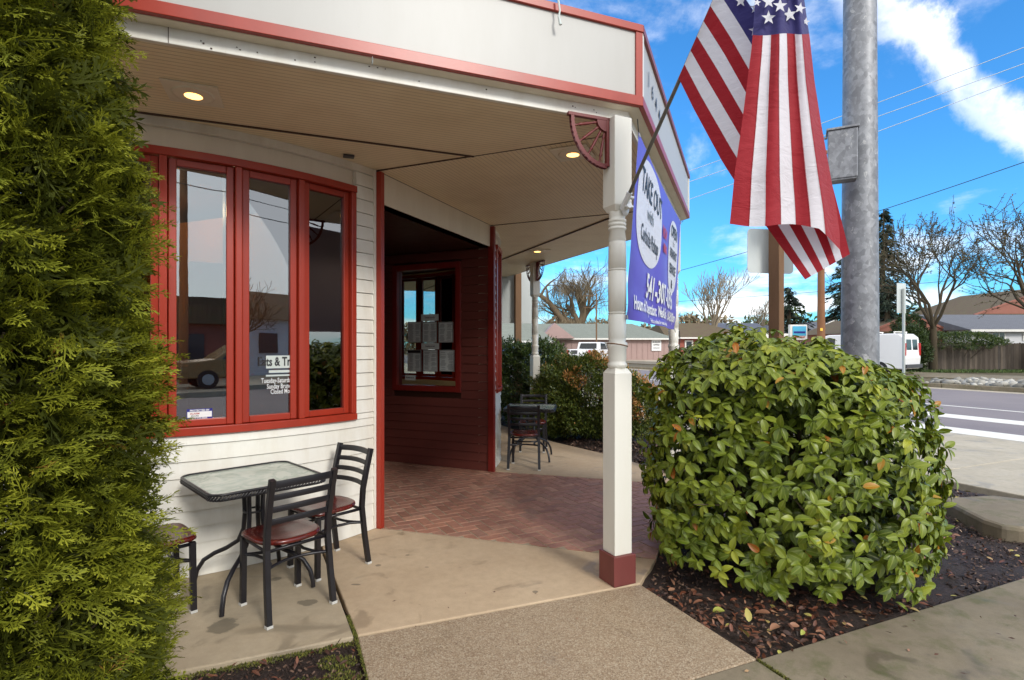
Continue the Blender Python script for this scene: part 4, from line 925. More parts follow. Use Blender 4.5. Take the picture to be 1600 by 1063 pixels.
for body, s0, t0, sz, m_, sx, bo_ in (('TAKE OUT', .26, .80, .25, 'ink', .74, .004), ('with', .25, .66, .15, 'ink_grey', 1.1, .001), ('Curbside Pickup', .255, .51, .17, 'ink', .66, .003),
        ('OPEN', .80, .80, .17, 'ink', .95, .004), ('for', .80, .71, .10, 'ink_grey', 1, 0), ('BREAKFAST', .805, .62, .125, 'ink', .72, .004), ('SERVICE', .80, .49, .135, 'ink', .85, .004), ('&', .80, .37, .12, 'ink', 1, .006),
        ('NOW', .535, .68, .15, 'ink_red', .7, .006), ('HIRING', .545, .57, .11, 'ink_red', .6, .006),
        ('541-307-0295', .54, .225, .27, 'ink_white', .95, .007), ('Hours of Operation: Wed-Sat - 11:00-8:00pm', .50, .095, .135, 'ink_white', .86, .004), ('Find us online for menu and specials', .52, .022, .05, 'ink_white', 1.2, .001)):
    put_text('lettering', body, sz, m_, bn, bfn(s0, t0, .008), sx, bo_)
for s in (0.005, .995):
    for t in (.01, .985): c = bpos(s, t, .006); MB().tube([c+Vector((math.cos(R(a))*.4, math.sin(R(a))*.92*0+math.cos(R(a))*.92, math.sin(R(a))))*.013 for a in range(0, 360, 40)], .003, 5, closed=True).build('grommet', 'alu', bn)
for pt, q in ((bTR, bTR+Vector((.10, .22, .06))), (bBR, bBR+Vector((.10, .30, -.02))), (bTL, bTL+Vector((-.02, -.05, .07)))): MB().tube([pt, (pt+q)/2-Z*.01, q], .0035, 5).build('tie', 'wire', bn)
# tie cord round the near post and a dangling cord on the far one
tc_ = empty('cord_tie', C1+Z*1.6, label='tan cord tied around the turned part of the nearest porch post', cat='cord')
MB().tube([C1+U(a)*.070+Z*(1.612+.012*math.cos(R(a-200))) for a in range(0, 360, 20)], .0045, 6, closed=True).build('loop', 'willow' if False else 'wood_post', tc_)
q3 = C3+U(AC-90)*.07
t3 = empty('dangling_cord', q3+Z*1.5, label='black cord hanging below the banner on the middle porch post', cat='cord'); MB().tube([q3+Z*1.80, q3+Z*1.70+U(30)*.01, q3+Z*1.58, q3+Z*1.5+U(20)*.03], .006, 6).build('strand', 'wire', t3)
MB().tube([C3+U(a)*.068+Z*1.52 for a in range(0, 360, 24)], .005, 6, closed=True).build('loop', 'wire', t3)
# torn white strip on the fascia cap
tp = at(872, 4, 3.42); tt = empty('torn_strip', tp-Z*.2, label='frayed white strip dangling from the top edge of the front fascia', cat='strip')
MB().tube([tp+Z*.03, tp-Z*.05+U(0)*.012, tp-Z*.09+U(0)*.004, tp-Z*.14+U(0)*.016], [.008, .006, .007, .011], 5).build('strand', 'paper', tt)
# hook on the beam
hk = at(581, 99, 3.03); MB().tube([hk, hk+Z*.02+NO(AF)*.03, hk-Z*.005+NO(AF)*.04, hk-Z*.02+NO(AF)*.02], .003, 5).build('beam_hook', 'alu', bld)

# ============================================================ PRINT ON THE WINDOWS
nP = outR; pp0 = B+uR*.9+outR*(-.019)
def rp(px, py): return ray_plane(px, py, pp0, nP)
sheets = [(637, 535.5, 658, 503, 'left sheet of the upper row'), (660, 535.5, 682.5, 503, 'middle sheet of the upper row'), (685, 535.5, 708, 503, 'right sheet of the upper row'),
          (637, 580.5, 658, 547, 'lower row left, with a dark band on top'), (661, 580.5, 683.5, 547, 'middle sheet of the lower row'), (686.5, 580.5, 710, 547, 'right sheet of the lower row'),
          (658, 501.5, 685, 491, 'heading strip above the upper row'), (658.5, 546, 686, 536.5, 'heading strip between the two rows'), (633, 594, 649, 586.5, 'small white card low in the corner')]
for x0, y0, x1, y1, lab in sheets:
    a, b, c, d = rp(x0, y0), rp(x1, (y0+0)), rp(x1, y1), rp(x0, y1); b.z = a.z; d.z = c.z
    w = (b-a).length; h = c.z-a.z; ux_ = (b-a).normalized(); sh = empty('menu_sheet' if h > .15 else 'window_card', (a+b)/2, label='printed '+('menu page' if h > .15 else 'card')+' in the recess window, '+lab, cat='menu page' if h > .15 else 'card', group='papers taped on the recess window')
    fr = (a+b+c+d)/4; basis = (ux_, ux_.cross(Z)*-1, Z)
    MB().box(fr, (w, .003, h), basis=basis).build('paper', 'paper', sh)
    if h > .15:
        mb = MB(); 
        for s_ in (-1, 1): mb.box(fr+ux_*(s_*(w/2-.006))+nP*.003, (.005, .002, h-.01), basis=basis); mb.box(fr+Z*(s_*(h/2-.006))+nP*.003, (w-.017, .002, .005), basis=basis)
        mb.build('sheet_border', 'ink', sh); mb = MB(); k = 0; z = h/2-.03
        while z > -h/2+.02:
            for cx_ in (-.24, .24):
                if random.random() < .88: mb.box(fr+ux_*(w*(cx_+random.uniform(-.03, .03)))+Z*z+nP*.0025, (w*random.uniform(.22, .38), .001, .0045), basis=basis)
            z -= .0105
        mb.build('print_lines', 'ink_grey', sh)
        if 'dark band' in lab: MB().box(fr+Z*(h/2-.025)+nP*.004, (w-.02, .002, .035), basis=basis).build('dark_band', 'ink', sh)
    elif w > .12:
        txt = 'Tuesday-Saturday' if 'above' in lab else 'Breakfast served'
        o_ = fr+nP*.003; put_text('lettering', txt, h*.38, 'ink', sh, (lambda o_, ux_: lambda x, y: o_+ux_*x+Z*y)(o_, ux_), .7, .0005)
# lettering on the third bay pane and the sticker on the second
def pane_plane(k):
    a = arc_pt(WA[k], ARC_R-.03); b = arc_pt(WA[k+1], ARC_R-.03); n = ((a+b)/2-ARC_C); n.z = 0; n.normalize(); t = (a-b).normalized(); t.z = 0; return (a+b)/2+n*.002, n, t
p0, n0, t0 = pane_plane(1)
wd = empty('window_decal', ray_plane(436, 605, p0, n0), label='cafe name and opening hours lettered on the third bay window pane', cat='decal')
def on(px, py): return ray_plane(px, py, p0, n0)
a, b = on(415.5, 575.5), on(453, 575.5); c = on(453, 556); mb = MB(); ctr = (a+b)/2; hgt = c.z-b.z
MB().box(ctr+Z*(hgt/2)+n0*.002, ((b-a).length, .002, hgt), basis=(t0, n0*-1, Z)).build('name_panel', 'paper', wd)
put_text('lettering', 'Eats & Trea', .093, 'ink', wd, (lambda o_: lambda x, y: o_+t0*x+Z*y)(ctr+Z*(hgt/2)+n0*.0055), .66, .0025)
for (x0, y0, x1, y1) in ((415.5, 588, 453, 585.5), (420, 582.5, 453, 578.5)):
    a, b = on(x0, y0), on(x1, y0); c = on(x1, y1); MB().box((a+b)/2+Z*((c.z-b.z)/2), ((b-a).length, .002, c.z-b.z), basis=(t0, n0*-1, Z)).build('stripe', 'paper', wd)
for body, x, y in (('Tuesday-Saturday 11', 437, 594.5), ('Sunday Brunch 9', 440, 603.5), ('Closed Monday', 444, 611.5)):
    put_text('lettering', body, .052, 'ink_white', wd, (lambda o_: lambda x, y: o_+t0*x+Z*y)(on(x, y)+n0*.004), .62, .0006)
p0, n0, t0 = pane_plane(2)
sk = empty('alarm_sticker', ray_plane(312, 655, p0, n0), label='blue and white security sticker low on the second visible bay pane', cat='sticker'); c0 = ray_plane(312, 647.5, p0, n0)
bb = (t0, n0*-1, Z); MB().box(c0+n0*.003, (.158, .002, .078), basis=bb).build('sticker_film', 'ink_blue', sk, bevel=0); MB().box(c0+n0*.005, (.150, .002, .040), basis=bb).build('sticker_panel', 'ink_white', sk)
put_text('lettering', 'PROTECTED BY', .017, 'ink_white', sk, lambda x, y: c0+t0*x+Z*(y+.028)+n0*.0055, 1, .0006); put_text('lettering', '877.222.0000', .017, 'ink_white', sk, lambda x, y: c0+t0*x+Z*(y-.029)+n0*.0055, 1, .0006)
put_text('lettering', 'ALARM', .018, 'ink_red', sk, lambda x, y: c0+t0*(x-.03)+Z*(y+.006)+n0*.0065, 1, .0003); put_text('lettering', 'SECURE', .014, 'ink', sk, lambda x, y: c0+t0*(x-.03)+Z*(y-.010)+n0*.0065, 1, .0002)

# ============================================================ STREET POSTS
pc_ = Vector((3.74, 5.85, 0)); pr = empty('signal_pole', pc_, label='thick galvanised steel pole with a grey control box behind the camellia bush', cat='pole')
MB().lathe(pc_, [(.186, -.1), (.186, .0), (.184, .5), (.178, 1.5), (.170, 2.8), (.160, 4.4), (.150, 6.2), (.142, 8)], 40).build('shaft', 'galv', pr)
MB().lathe(pc_, [(.27, -.03), (.27, .02), (.19, .03)], 32).build('base_plate', 'galv', pr)
cb = at(1316, 244, 5.62); bx = empty('control_box', parent=pr); bx.location = cb-pc_
MB().box(cb, (.26, .18, .50), -28).build('box_body', 'galv', bx, bevel=.008); MB().box(cb+Z*.262, (.29, .21, .022), -28).build('box_lid', 'galv', bx, bevel=.004); MB().box(cb-Z*.257, (.24, .16, .012), -28).build('box_base', 'galv', bx)
for dz in (.17, -.17): MB().tube([cb+Vector((-.15, .02, dz+.02)), cb+Vector((-.175, .02, dz+.02))], .014, 8).build('bolt', 'galv', bx)
def sign_post(p, h, w, d, ang, panel, lab, label, grp):
    r = empty('road_sign', p, label=label, cat='sign', group=grp); mb = MB(); mb.box(p+Z*(h/2-.05), (w, d, h+.1), ang); mb.build('post', 'wood_post', r, bevel=.006)
    c, pw, ph, pa, off = panel; n = NO(pa)*-1; mb = MB(); rr = .05; pts = []
    for cx_, cz_, a0 in ((pw/2-rr, ph/2-rr, 0), (-pw/2+rr, ph/2-rr, 90), (-pw/2+rr, -ph/2+rr, 180), (pw/2-rr, -ph/2+rr, 270)):
        for i in range(5): a = R(a0+22.5*i); pts.append(c+U(pa)*(cx_+rr*math.cos(a))+Z*(cz_+rr*math.sin(a)))
    n_ = len(pts); mb.add([q_ for q_ in pts]+[q_+n*.004 for q_ in pts], [tuple(range(n_-1, -1, -1)), tuple(range(n_, 2*n_))]+[(i, (i+1) % n_, n_+(i+1) % n_, n_+i) for i in range(n_)][::1]); mb.build('sign_panel', 'alu_back', r)
    for dz in (-.15, .2): MB().tube([c+Z*dz-n*.02, c+Z*dz-n*.09], .01, 8).build('bolt', 'alu', r)
    return r
sp1 = Vector((3.06, 6.30, 0)); sign_post(sp1, 3.1, .09, .14, 28, (at(1204, 393, 6.42), .60, .52, 10, 0), 0, 'back of a pale road sign on a square wooden post behind the camellia', None)
sp2 = at(809, 540, 12.0); sp2.z = 0; sign_post(sp2, 3.3, .14, .10, 20, (at(806, 458, 12.12), .95, 1.35, 8, 0), 0, 'back of a large pale sign on a brown post beyond the farthest porch post', None)
# thin metal sign post across the road
mp = sp(24.9, 0); mp = Vector((16.2, 22.5, .1)); r = empty('street_sign', mp, label='narrow aluminium sign seen from behind on a thin post across the road', cat='sign')
MB().box(mp+Z*1.9, (.09, .07, 4.0), 20).build('post', 'alu', r); c = at(1410, 466, 22.5); MB().box(c+Vector((0, .06, 0)), (.54, .01, 1.24), 20).build('sign_panel', 'alu_back', r, bevel=.004)
# ============================================================ PLANTS
def rotm(zdir, roll):
    """batch of frames: columns x, y, z with y along the given directions"""
    y = zdir/np.linalg.norm(zdir, axis=1, keepdims=True); h = np.where(np.abs(y[:, 2:3]) < .95, np.array([[0, 0, 1.0]]), np.array([[1.0, 0, 0]]))
    x = np.cross(y, h); x /= np.linalg.norm(x, axis=1, keepdims=True); z = np.cross(x, y); c, s = np.cos(roll)[:, None], np.sin(roll)[:, None]
    return np.stack([x*c+z*s, y, -x*s+z*c], 2)
def scatter(name, tv, tf, P, D, roll, scale, mat, parent, var, mid=None, fvar=None, **tags):
    n = len(P); Rm = rotm(D, roll); V = np.einsum('nij,kj->nki', Rm, tv)*scale[:, None, None]+P[:, None, :]
    Fc = (tf[None]+(np.arange(n)*len(tv))[:, None, None]).reshape(-1, tf.shape[1]); vr = np.repeat(var, len(tf))
    if fvar is not None: vr = np.clip(vr+np.tile(fvar, n), 0, 1)
    return np_mesh(name, V.reshape(-1, 3), Fc, mat, parent, var=vr, mid=None if mid is None else np.tile(mid, n), **tags)
# camellia leaf: folded along the midrib, curved down to its tip (along +y, facing +z)
def leaf_mesh(fold=.16, curl=.28, wd=.5):
    ys = [0, .10, .28, .52, .76, .92, 1.0]; ws = [.04, .30, .47, .50, .36, .16, .01]; V = []; m = []
    for y, w in zip(ys, ws):
        for s in (-1, -.5, 0, .5, 1): V.append((s*w*wd, y-curl*.1*y*y, abs(s)*w*fold-curl*y*y)); m.append(abs(s))
    Fc = [(i*5+j, i*5+j+1, (i+1)*5+j+1, (i+1)*5+j) for i in range(len(ys)-1) for j in range(4)]
    return np.array(V), np.array(Fc), np.array(m)
LV, LF, LM = leaf_mesh()
bush_c = np.array([2.065, 4.17, 0.0])
def bush_surface(n):
    """points on a broad clipped shrub: rounded box outline, uneven"""
    th = RNG.uniform(0, 2*np.pi, n); zz = RNG.uniform(0, 1, n); D = np.stack([np.cos(th), np.sin(th), np.zeros(n)], 1)
    top = 1.60+.07*np.cos(th-2.6)+.05*np.sin(3*th+1)+.04*np.sin(7*th)
    # parameter: sides (zz<.62) then dome
    side = zz < .60; h = np.where(side, .12+zz/.60*1.17, 0); Rr = .955*(1+.05*np.sin(2*th+.5)+.04*np.sin(5*th+2)+.035*np.sin(9*th))
    fz = np.clip((h-.12)/1.17, 0, 1); rs = Rr*(.95+.08*np.sin(np.pi*np.clip(fz*.9+.12, 0, 1)))
    ph = np.sqrt(RNG.uniform(0, 1, n)); rt = Rr*.985*ph; ht = 1.29+(top+.02-1.29)*(1-ph**3.3)**.62
    r = np.where(side, rs, rt); z = np.where(side, h, ht)
    P = bush_c+D*r[:, None]; P[:, 2] = z*(1-.065*np.maximum(0, np.cos(th))*r/Rr)
    Nn = np.where(side[:, None], D+np.array([0, 0, .10]), D*(ph**2)[:, None]*1.1+np.array([0, 0, 1.0])); Nn /= np.linalg.norm(Nn, axis=1, keepdims=True)
    return P, Nn
def build_camellia():
    rt = empty('camellia_bush', tuple(bush_c), label='large rounded glossy green camellia bush in the mulch bed beside the corner post', cat='bush')
    n = 1750; P, Nn = bush_surface(n); lump = .06*np.sin(P[:, 0]*5+P[:, 2]*4)*np.sin(P[:, 1]*5-P[:, 2]*5)
    gap = (np.sin(P[:, 0]*6.3+1.1)*np.sin(P[:, 2]*9+P[:, 1]*4)+.5*np.sin(P[:, 2]*17+P[:, 0]*11) > .98)
    dep = np.where(gap, .20, 0)+RNG.uniform(-.07, .06, n)+lump*.7; P = P-Nn*dep[:, None]
    Pl = []; Dl = []; Vl = []; Sl = []; Rl = []
    for i in range(n):
        k = RNG.integers(5, 8); base = RNG.uniform(0, 2*np.pi); nn = Nn[i]; ax = np.cross(nn, [0, 0, 1.0]); ax = ax/np.linalg.norm(ax) if np.linalg.norm(ax) > .1 else np.array([1., 0, 0]); ay_ = np.cross(ax, nn)*-1
        tone = np.clip(RNG.normal(.5, .15)+.10*nn[2], .02, .93)
        for j in range(k):
            a = base+2*np.pi*j/k+RNG.uniform(-.25, .25); lay = RNG.uniform(0, 1)
            d = nn*RNG.uniform(.05, .75)+(ax*np.cos(a)+ay_*np.sin(a))*.95+np.array([0, 0, -.62])
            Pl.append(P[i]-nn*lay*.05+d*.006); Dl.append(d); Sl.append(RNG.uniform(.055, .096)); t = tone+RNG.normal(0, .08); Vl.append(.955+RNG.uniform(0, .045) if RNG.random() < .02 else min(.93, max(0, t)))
            Rl.append(0)
    # inner darker-lying leaves filling the volume
    P2, N2 = bush_surface(1900); P2 = P2-N2*RNG.uniform(.10, .5, 1900)[:, None]
    for i in range(1900):
        for j in range(3):
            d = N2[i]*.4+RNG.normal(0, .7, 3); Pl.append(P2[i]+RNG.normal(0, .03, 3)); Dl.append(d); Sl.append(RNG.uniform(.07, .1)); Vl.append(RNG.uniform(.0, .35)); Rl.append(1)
    P = np.array(Pl); D = np.array(Dl); Vr = np.array(Vl); Sc = np.array(Sl); inner = np.array(Rl)
    P[:, 2] = np.maximum(P[:, 2], .06)
    # roll so that the upper face of each leaf looks outwards and up
    Y = D/np.linalg.norm(D, axis=1, keepdims=True); want = (P-np.array([bush_c[0], bush_c[1], .5])); want /= np.linalg.norm(want, axis=1, keepdims=True); want = want*1.0+np.array([0, 0, .75]); want += RNG.normal(0, .22, want.shape)
    X = np.cross(Y, want); X /= np.linalg.norm(X, axis=1, keepdims=True)+1e-9; Zz = np.cross(X, Y); Rm = np.stack([X, Y, Zz], 2)
    view = -P.copy(); view[:, 2] += 1.6; dist = np.linalg.norm(view, axis=1); view /= dist[:, None]; outw = P-bush_c; outw[:, 2] -= .7; outw /= np.linalg.norm(outw, axis=1, keepdims=True)
    fac = (outw*view).sum(1); score = np.where((inner == 0) & (fac > .35), dist-Sc*6-fac*.5, 99)
    top = np.argsort(score)[:300]; mask = np.ones(len(P), bool); mask[top] = False
    idx = np.where(mask)[0]; V = np.einsum('nij,kj->nki', Rm[idx], LV)*Sc[idx][:, None, None]+P[idx][:, None, :]
    Fc = (LF[None]+(np.arange(len(idx))*len(LV))[:, None, None]).reshape(-1, 4)
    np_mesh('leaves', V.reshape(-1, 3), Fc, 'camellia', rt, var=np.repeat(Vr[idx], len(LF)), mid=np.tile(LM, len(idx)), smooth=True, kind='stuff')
    variants = []
    for q in range(12):
        lv, lf, lm = leaf_mesh(RNG.uniform(.10, .24), RNG.uniform(.15, .42), RNG.uniform(.46, .56)); tmp = np_mesh('leaf', lv, lf, 'camellia', None, var=np.full(len(lf), (.28+.055*q) if q < 11 else .965), mid=lm, smooth=True); variants.append(tmp.data); bpy.data.objects.remove(tmp)
    for i in top:
        q = 11 if Vr[i] > .95 else int(np.clip((Vr[i]-.28)/.055+RNG.uniform(-.6, .6), 0, 10))
        o = bpy.data.objects.new('leaf', variants[q]); COL.objects.link(o); o.parent = rt; m = Matrix([[*Rm[i][0], 0], [*Rm[i][1], 0], [*Rm[i][2], 0], [0, 0, 0, 1]]); m = Matrix.Translation(Vector(P[i]-bush_c)) @ m @ Matrix.Scale(float(Sc[i]), 4); o.matrix_local = m
    # branches
    mb = MB()
    for i in range(46):
        a = random.uniform(0, 6.28); e = Vector(tuple(bush_c))+Vector((math.cos(a), math.sin(a), 0))*random.uniform(.3, .95)+Z*random.uniform(.3, 1.35); s0 = Vector(tuple(bush_c))+Vector((random.uniform(-.12, .12), random.uniform(-.12, .12), -.05)); m_ = s0.lerp(e, .45)+Z*.18
        mb.tube([s0, m_, e], [.022, .013, .005], 5)
        for j in range(3): f = m_.lerp(e, random.random()); mb.tube([f, f+Vector((random.uniform(-.3, .3), random.uniform(-.3, .3), random.uniform(-.1, .3)))], [.006, .003], 4)
    mb.build('branches', 'bark', rt)
build_camellia()
# arborvitae: flat fan sprays
def spray_mesh(seed):
    rg = np.random.default_rng(seed); V = []; Fc = []; fv = []
    def blade(p, d, L_, w, t):
        n = len(V); px_ = np.array([-d[1], d[0], 0]); p = np.array(p); q = p+d*L_
        V.extend([p-px_*w*.5+0*p, p+d*L_*.55-px_*w, q, p+d*L_*.55+px_*w]); Fc.append((n, n+1, n+2, n+3)); fv.append(t)
    def z_(p): return -.35*p[1]**2
    for i in range(9):
        y = .10+.095*i; s = 1 if i % 2 else -1; L1 = (.42-.030*i)*(1+rg.uniform(-.15, .15)); a = R(38+rg.uniform(-8, 8)); d = np.array([s*math.sin(a), math.cos(a), .0]); blade((0, y, 0), d, L1, .021, -.05)
        for j in range(3):
            b = .28+.24*j; for_s = 1 if j % 2 else -1; a2 = a*s+for_s*R(34); d2 = np.array([math.sin(a2), math.cos(a2), 0.0]); p = np.array([0, y, 0])+d*L1*b; blade(p, d2, L1*.45*(1-.2*j), .017, .06+.08*j)
    blade((0, 0, 0), np.array([0, 1.0, 0]), 1.05, .02, .0)
    for s in (-1, 1): blade((0, .85, 0), np.array([s*.4, .9, 0]), .22, .016, .18)
    V = np.array(V); V[:, 2] = -.35*V[:, 1]**2+.25*np.abs(V[:, 0])*0-.18*V[:, 0]**2+rg.uniform(-.012, .012, len(V)); return V, np.array(Fc), np.array(fv)
def build_thuja():
    c = np.array([-1.86, 1.76, 0.0]); rt = empty('arborvitae', tuple(c), label='tall columnar green arborvitae at the front left corner of the porch', cat='tree')
    def rad(z): return np.interp(z, [0, .35, .9, 1.5, 2.2, 2.9, 3.6, 4.3, 4.7], [.63, .62, .565, .55, .49, .41, .30, .15, .02])
    NS = 16500
    for q in range(3):
        n = NS//3; th = RNG.uniform(0, 2*np.pi, n); z = 4.6*RNG.uniform(0, 1, n)**1.15+.02
        lob = .07*np.sin(6*th+z*2.2+q)+.05*np.sin(11*th-z*5)+.05*np.sin(z*9+3*th)
        r = rad(z)*(1+lob*1.0)-np.abs(RNG.normal(0, .055, n))-.03; out = np.stack([np.cos(th), np.sin(th), np.zeros(n)], 1); P = c+out*r[:, None]; P[:, 2] = z
        D = out*RNG.uniform(.5, 1.0, n)[:, None]+np.array([0, 0, 1.0])*RNG.uniform(.05, .75, n)[:, None]+RNG.normal(0, .33, (n, 3)); tv, tf, fv = spray_mesh(q+5)
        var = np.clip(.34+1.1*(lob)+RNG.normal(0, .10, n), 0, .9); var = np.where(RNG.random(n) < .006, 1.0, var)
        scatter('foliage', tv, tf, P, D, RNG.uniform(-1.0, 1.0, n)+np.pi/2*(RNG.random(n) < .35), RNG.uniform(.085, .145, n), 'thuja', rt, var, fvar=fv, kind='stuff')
    # woody inside
    mb = MB(); cc = Vector(tuple(c)); mb.tube([cc-Z*.1, cc+Z*2, cc+Z*4.4], [.09, .06, .01], 8); mb.build('trunk', 'bark', rt); mb = MB()
    for i in range(260):
        z = random.uniform(.1, 4.2); a = random.uniform(0, 6.28); rr = float(rad(z))*.86; mb.tube([cc+Z*z, cc+Z*(z+.12)+Vector((math.cos(a), math.sin(a), 0))*rr*.6, cc+Z*(z+.3)+Vector((math.cos(a), math.sin(a), 0))*rr], [.012, .008, .003], 4)
    mb.build('branches', 'bark', rt)
    # dense old inner foliage
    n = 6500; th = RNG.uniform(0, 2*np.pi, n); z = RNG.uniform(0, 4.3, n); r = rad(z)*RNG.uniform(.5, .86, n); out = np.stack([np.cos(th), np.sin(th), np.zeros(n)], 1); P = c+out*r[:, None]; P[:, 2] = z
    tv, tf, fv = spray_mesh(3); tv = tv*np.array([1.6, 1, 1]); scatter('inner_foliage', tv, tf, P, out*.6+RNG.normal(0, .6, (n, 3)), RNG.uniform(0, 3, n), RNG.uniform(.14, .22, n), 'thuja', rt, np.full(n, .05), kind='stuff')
build_thuja()
SL = np.array([(0, 0, 0), (.22, .45, .05), (0, 1, -.12), (-.22, .45, .05)]); SLF = np.array([(0, 1, 2, 3)])
def shrub(name, c, rx, rz, zc, n, size, mat, lo, hi, lab, cat='bush', grp=None, orange=False):
    rt = empty(name, c, label=lab, cat=cat, group=grp); D = RNG.normal(0, 1, (n//6, 3)); D /= np.linalg.norm(D, axis=1, keepdims=True)
    l = 1+.13*np.sin(D[:, 0]*7+D[:, 2]*5)*np.sin(D[:, 1]*6+1)+.07*np.sin(D[:, 2]*13+D[:, 0]*9); rr = l*RNG.uniform(.80, 1.03, len(D)); C = np.array([c[0], c[1], zc])+D*np.array([rx, rx, rz])*rr[:, None]; C = np.repeat(C, 6, 0); Dn = np.repeat(D, 6, 0); m = len(C)
    keep = C[:, 2] > .05; C = C[keep]; Dn = Dn[keep]; m = len(C); C += RNG.normal(0, size*.4, (m, 3)); var = RNG.uniform(lo, hi, m)
    if orange:
        o = (np.sin(C[:, 0]*6+2)*np.sin(C[:, 1]*5+1)+np.sin(C[:, 2]*8+C[:, 0]*5)*.6+.9*Dn[:, 2]+.5*Dn[:, 0]) > .95; var = np.where(o & (RNG.random(m) < .7), RNG.uniform(.66, 1, m), np.clip(var, 0, .6))
    scatter('crown', SL, SLF, C, Dn*.8+RNG.normal(0, .6, (m, 3))+np.array([0, 0, .2]), RNG.uniform(0, 6.28, m), RNG.uniform(.7, 1.3, m)*size, mat, rt, var, kind='stuff')
    # inner mass of stems
    mb = MB()
    for i in range(40):
        d = Vector((random.gauss(0, 1), random.gauss(0, 1), abs(random.gauss(0, 1))+.4)).normalized(); b = Vector(c); mb.tube([b, b+Z*zc*.4+Vector((d.x*rx*.4, d.y*rx*.4, 0)), Vector((c[0], c[1], zc))+Vector((d.x*rx, d.y*rx, d.z*rz))*.85], [.018, .012, .004], 4)
    mb.build('stems', 'bark', rt); return rt
shrub('pieris_shrub', (1.28, 9.75, 0), .88, .72, .72, 32000, .055, 'pieris', .1, .58, 'green shrub with orange new growth spreading behind the nearest porch post', grp=None, orange=True)
shrub('pieris_shrub', (2.02, 9.45, 0), .50, .55, .55, 12000, .05, 'pieris', .1, .6, 'small orange tipped shrub between the nearest porch post and the camellia', orange=True)
shrub('evergreen_shrub', (.42, 11.35, 0), .92, .86, .84, 26000, .065, 'laurel', .0, .8, 'dark green shrub filling the bed behind the farthest porch post')
shrub('evergreen_shrub', (-.45, 12.6, 0), .9, .85, .85, 15000, .065, 'laurel', .0, .7, 'dark shrub between the far window and the farthest porch post')
shrub('evergreen_shrub', (.75, 9.75, 0), .50, .50, .45, 12000, .05, 'pieris', .05, .6, 'low green shrub at the slab edge behind the distant table')
# ---- ground litter
def litter(name, mat, n, region, size, z, lo, hi, flat=.25, shape=None, **tags):
    pts = []
    while len(pts) < n:
        x, y = RNG.uniform(region[0], region[1]), RNG.uniform(region[2], region[3])
        if region[4](x, y): pts.append((x, y, z+RNG.uniform(0, .018)))
    P = np.array(pts); D = RNG.normal(0, 1, (n, 3))*np.array([1, 1, flat]); tv, tf = (SL, SLF) if shape is None else shape
    # leaves lie flat: frames built with roll near zero keep z up
    return scatter(name, tv, tf, P, D, RNG.normal(0, .45, n), RNG.uniform(.6, 1.35, n)*size, mat, None, RNG.uniform(lo, hi, n)**1.0, **tags)
def lside(x, y): return (x-L0.x)*nL.x+(y-L0.y)*nL.y   # >0 : on the sidewalk side
def inbedA(x, y):
    if lside(x, y) > -.01: return False
    if nS.x*x+nS.y*y > 7.1: return False
    # right of the aggregate walk edge and of the corner line
    e = (x-.866)*(.9135)+(y-3.663)*(.4067); f = (x-1.08)*.927-(y-4.1)*.375
    return (e > .01 if y < 3.68 else f > .01)
def inbedL(x, y):
    k = (x+.874)*(-.373)+(y-3.004)*.928; s = (x+.862)*(.8967)+(y-3.0)*.4426; return k < -.015 and s < -.015
def inbedB(x, y): return nS.x*x+nS.y*y < 7.2 and (x-1.85)*.889+(y-7.23)*.458 > .02 and y > 6.7
chip = (np.array([(-.25, -.5, 0), (.25, -.5, .05), (.2, .5, .1), (-.2, .5, 0)]), np.array([(0, 1, 2, 3)]))
litter('mulch_chips', 'chips', 16000, (.85, 6.3, 2.7, 8.5, inbedA), .022, -.035, 0, 1, .5, chip, kind='stuff')
litter('mulch_chips', 'chips', 6000, (-3, -.5, 1.4, 3.1, inbedL), .016, -.035, 0, 1, .5, chip, kind='stuff')
litter('mulch_chips', 'chips', 5000, (.9, 3.6, 6.8, 12, inbedB), .05, -.035, .2, 1, .5, chip, kind='stuff')
litter('fallen_leaves', 'litter', 1300, (.85, 6.0, 2.7, 7, inbedA), .044, -.022, 0, .93, .2, (LV*np.array([1, 1, .6]), LF), kind='stuff')
litter('fallen_leaves', 'litter', 420, (.9, 2.6, 2.75, 3.6, inbedA), .040, -.012, .2, .86, .3, (LV*np.array([.8, 1, .6]), LF), kind='stuff')
litter('fallen_leaves', 'litter', 34, (1.0, 3.0, 2.75, 3.5, inbedA), .065, -.005, .6, 1, .2, (LV, LF), kind='stuff')
litter('fallen_leaves', 'litter', 380, (-2.4, -.6, 1.8, 3.05, inbedL), .04, -.02, .2, .8, .3, (LV*np.array([.7, 1, .6]), LF), kind='stuff')
litter('leaf_debris', 'litter', 60, (-.7, 4.4, 2.2, 4.2, lambda x, y: 0.0 < lside(x, y) < 1.2 and y/max(.1, abs(x)) > .8), .03, .003, .25, .9, .05, (SL*np.array([1, 1, .3]), SLF), kind='stuff')
litter('leaf_debris', 'litter', 40, (-.8, 1.1, 2.6, 3.6, lambda x, y: lside(x, y) < 0 and not inbedA(x, y) and not inbedL(x, y)), .018, .003, .25, .9, .05, (SL*np.array([.6, 1, .3]), SLF), kind='stuff')
def tufts(name, mat, pts, h, w, **t):
    P = np.array(pts); n = len(P); D = RNG.normal(0, .5, (n, 3))+np.array([0, 0, 1]); return scatter(name, SL*np.array([w, 1, .5]), SLF, P, D, RNG.uniform(0, 6.28, n), RNG.uniform(.5, 1.4, n)*h, mat, None, RNG.uniform(0, 1, n), **t)
ms = []
for i in range(2600):
    t = RNG.uniform(0, 1.6); off = abs(RNG.normal(0, .022))+.004; p = Vector((-.874, 3.004, 0))-Vector((.925, .386, 0))*t*.9+Vector((.373, -.928, 0))*off; ms.append((p.x, p.y, -.03))
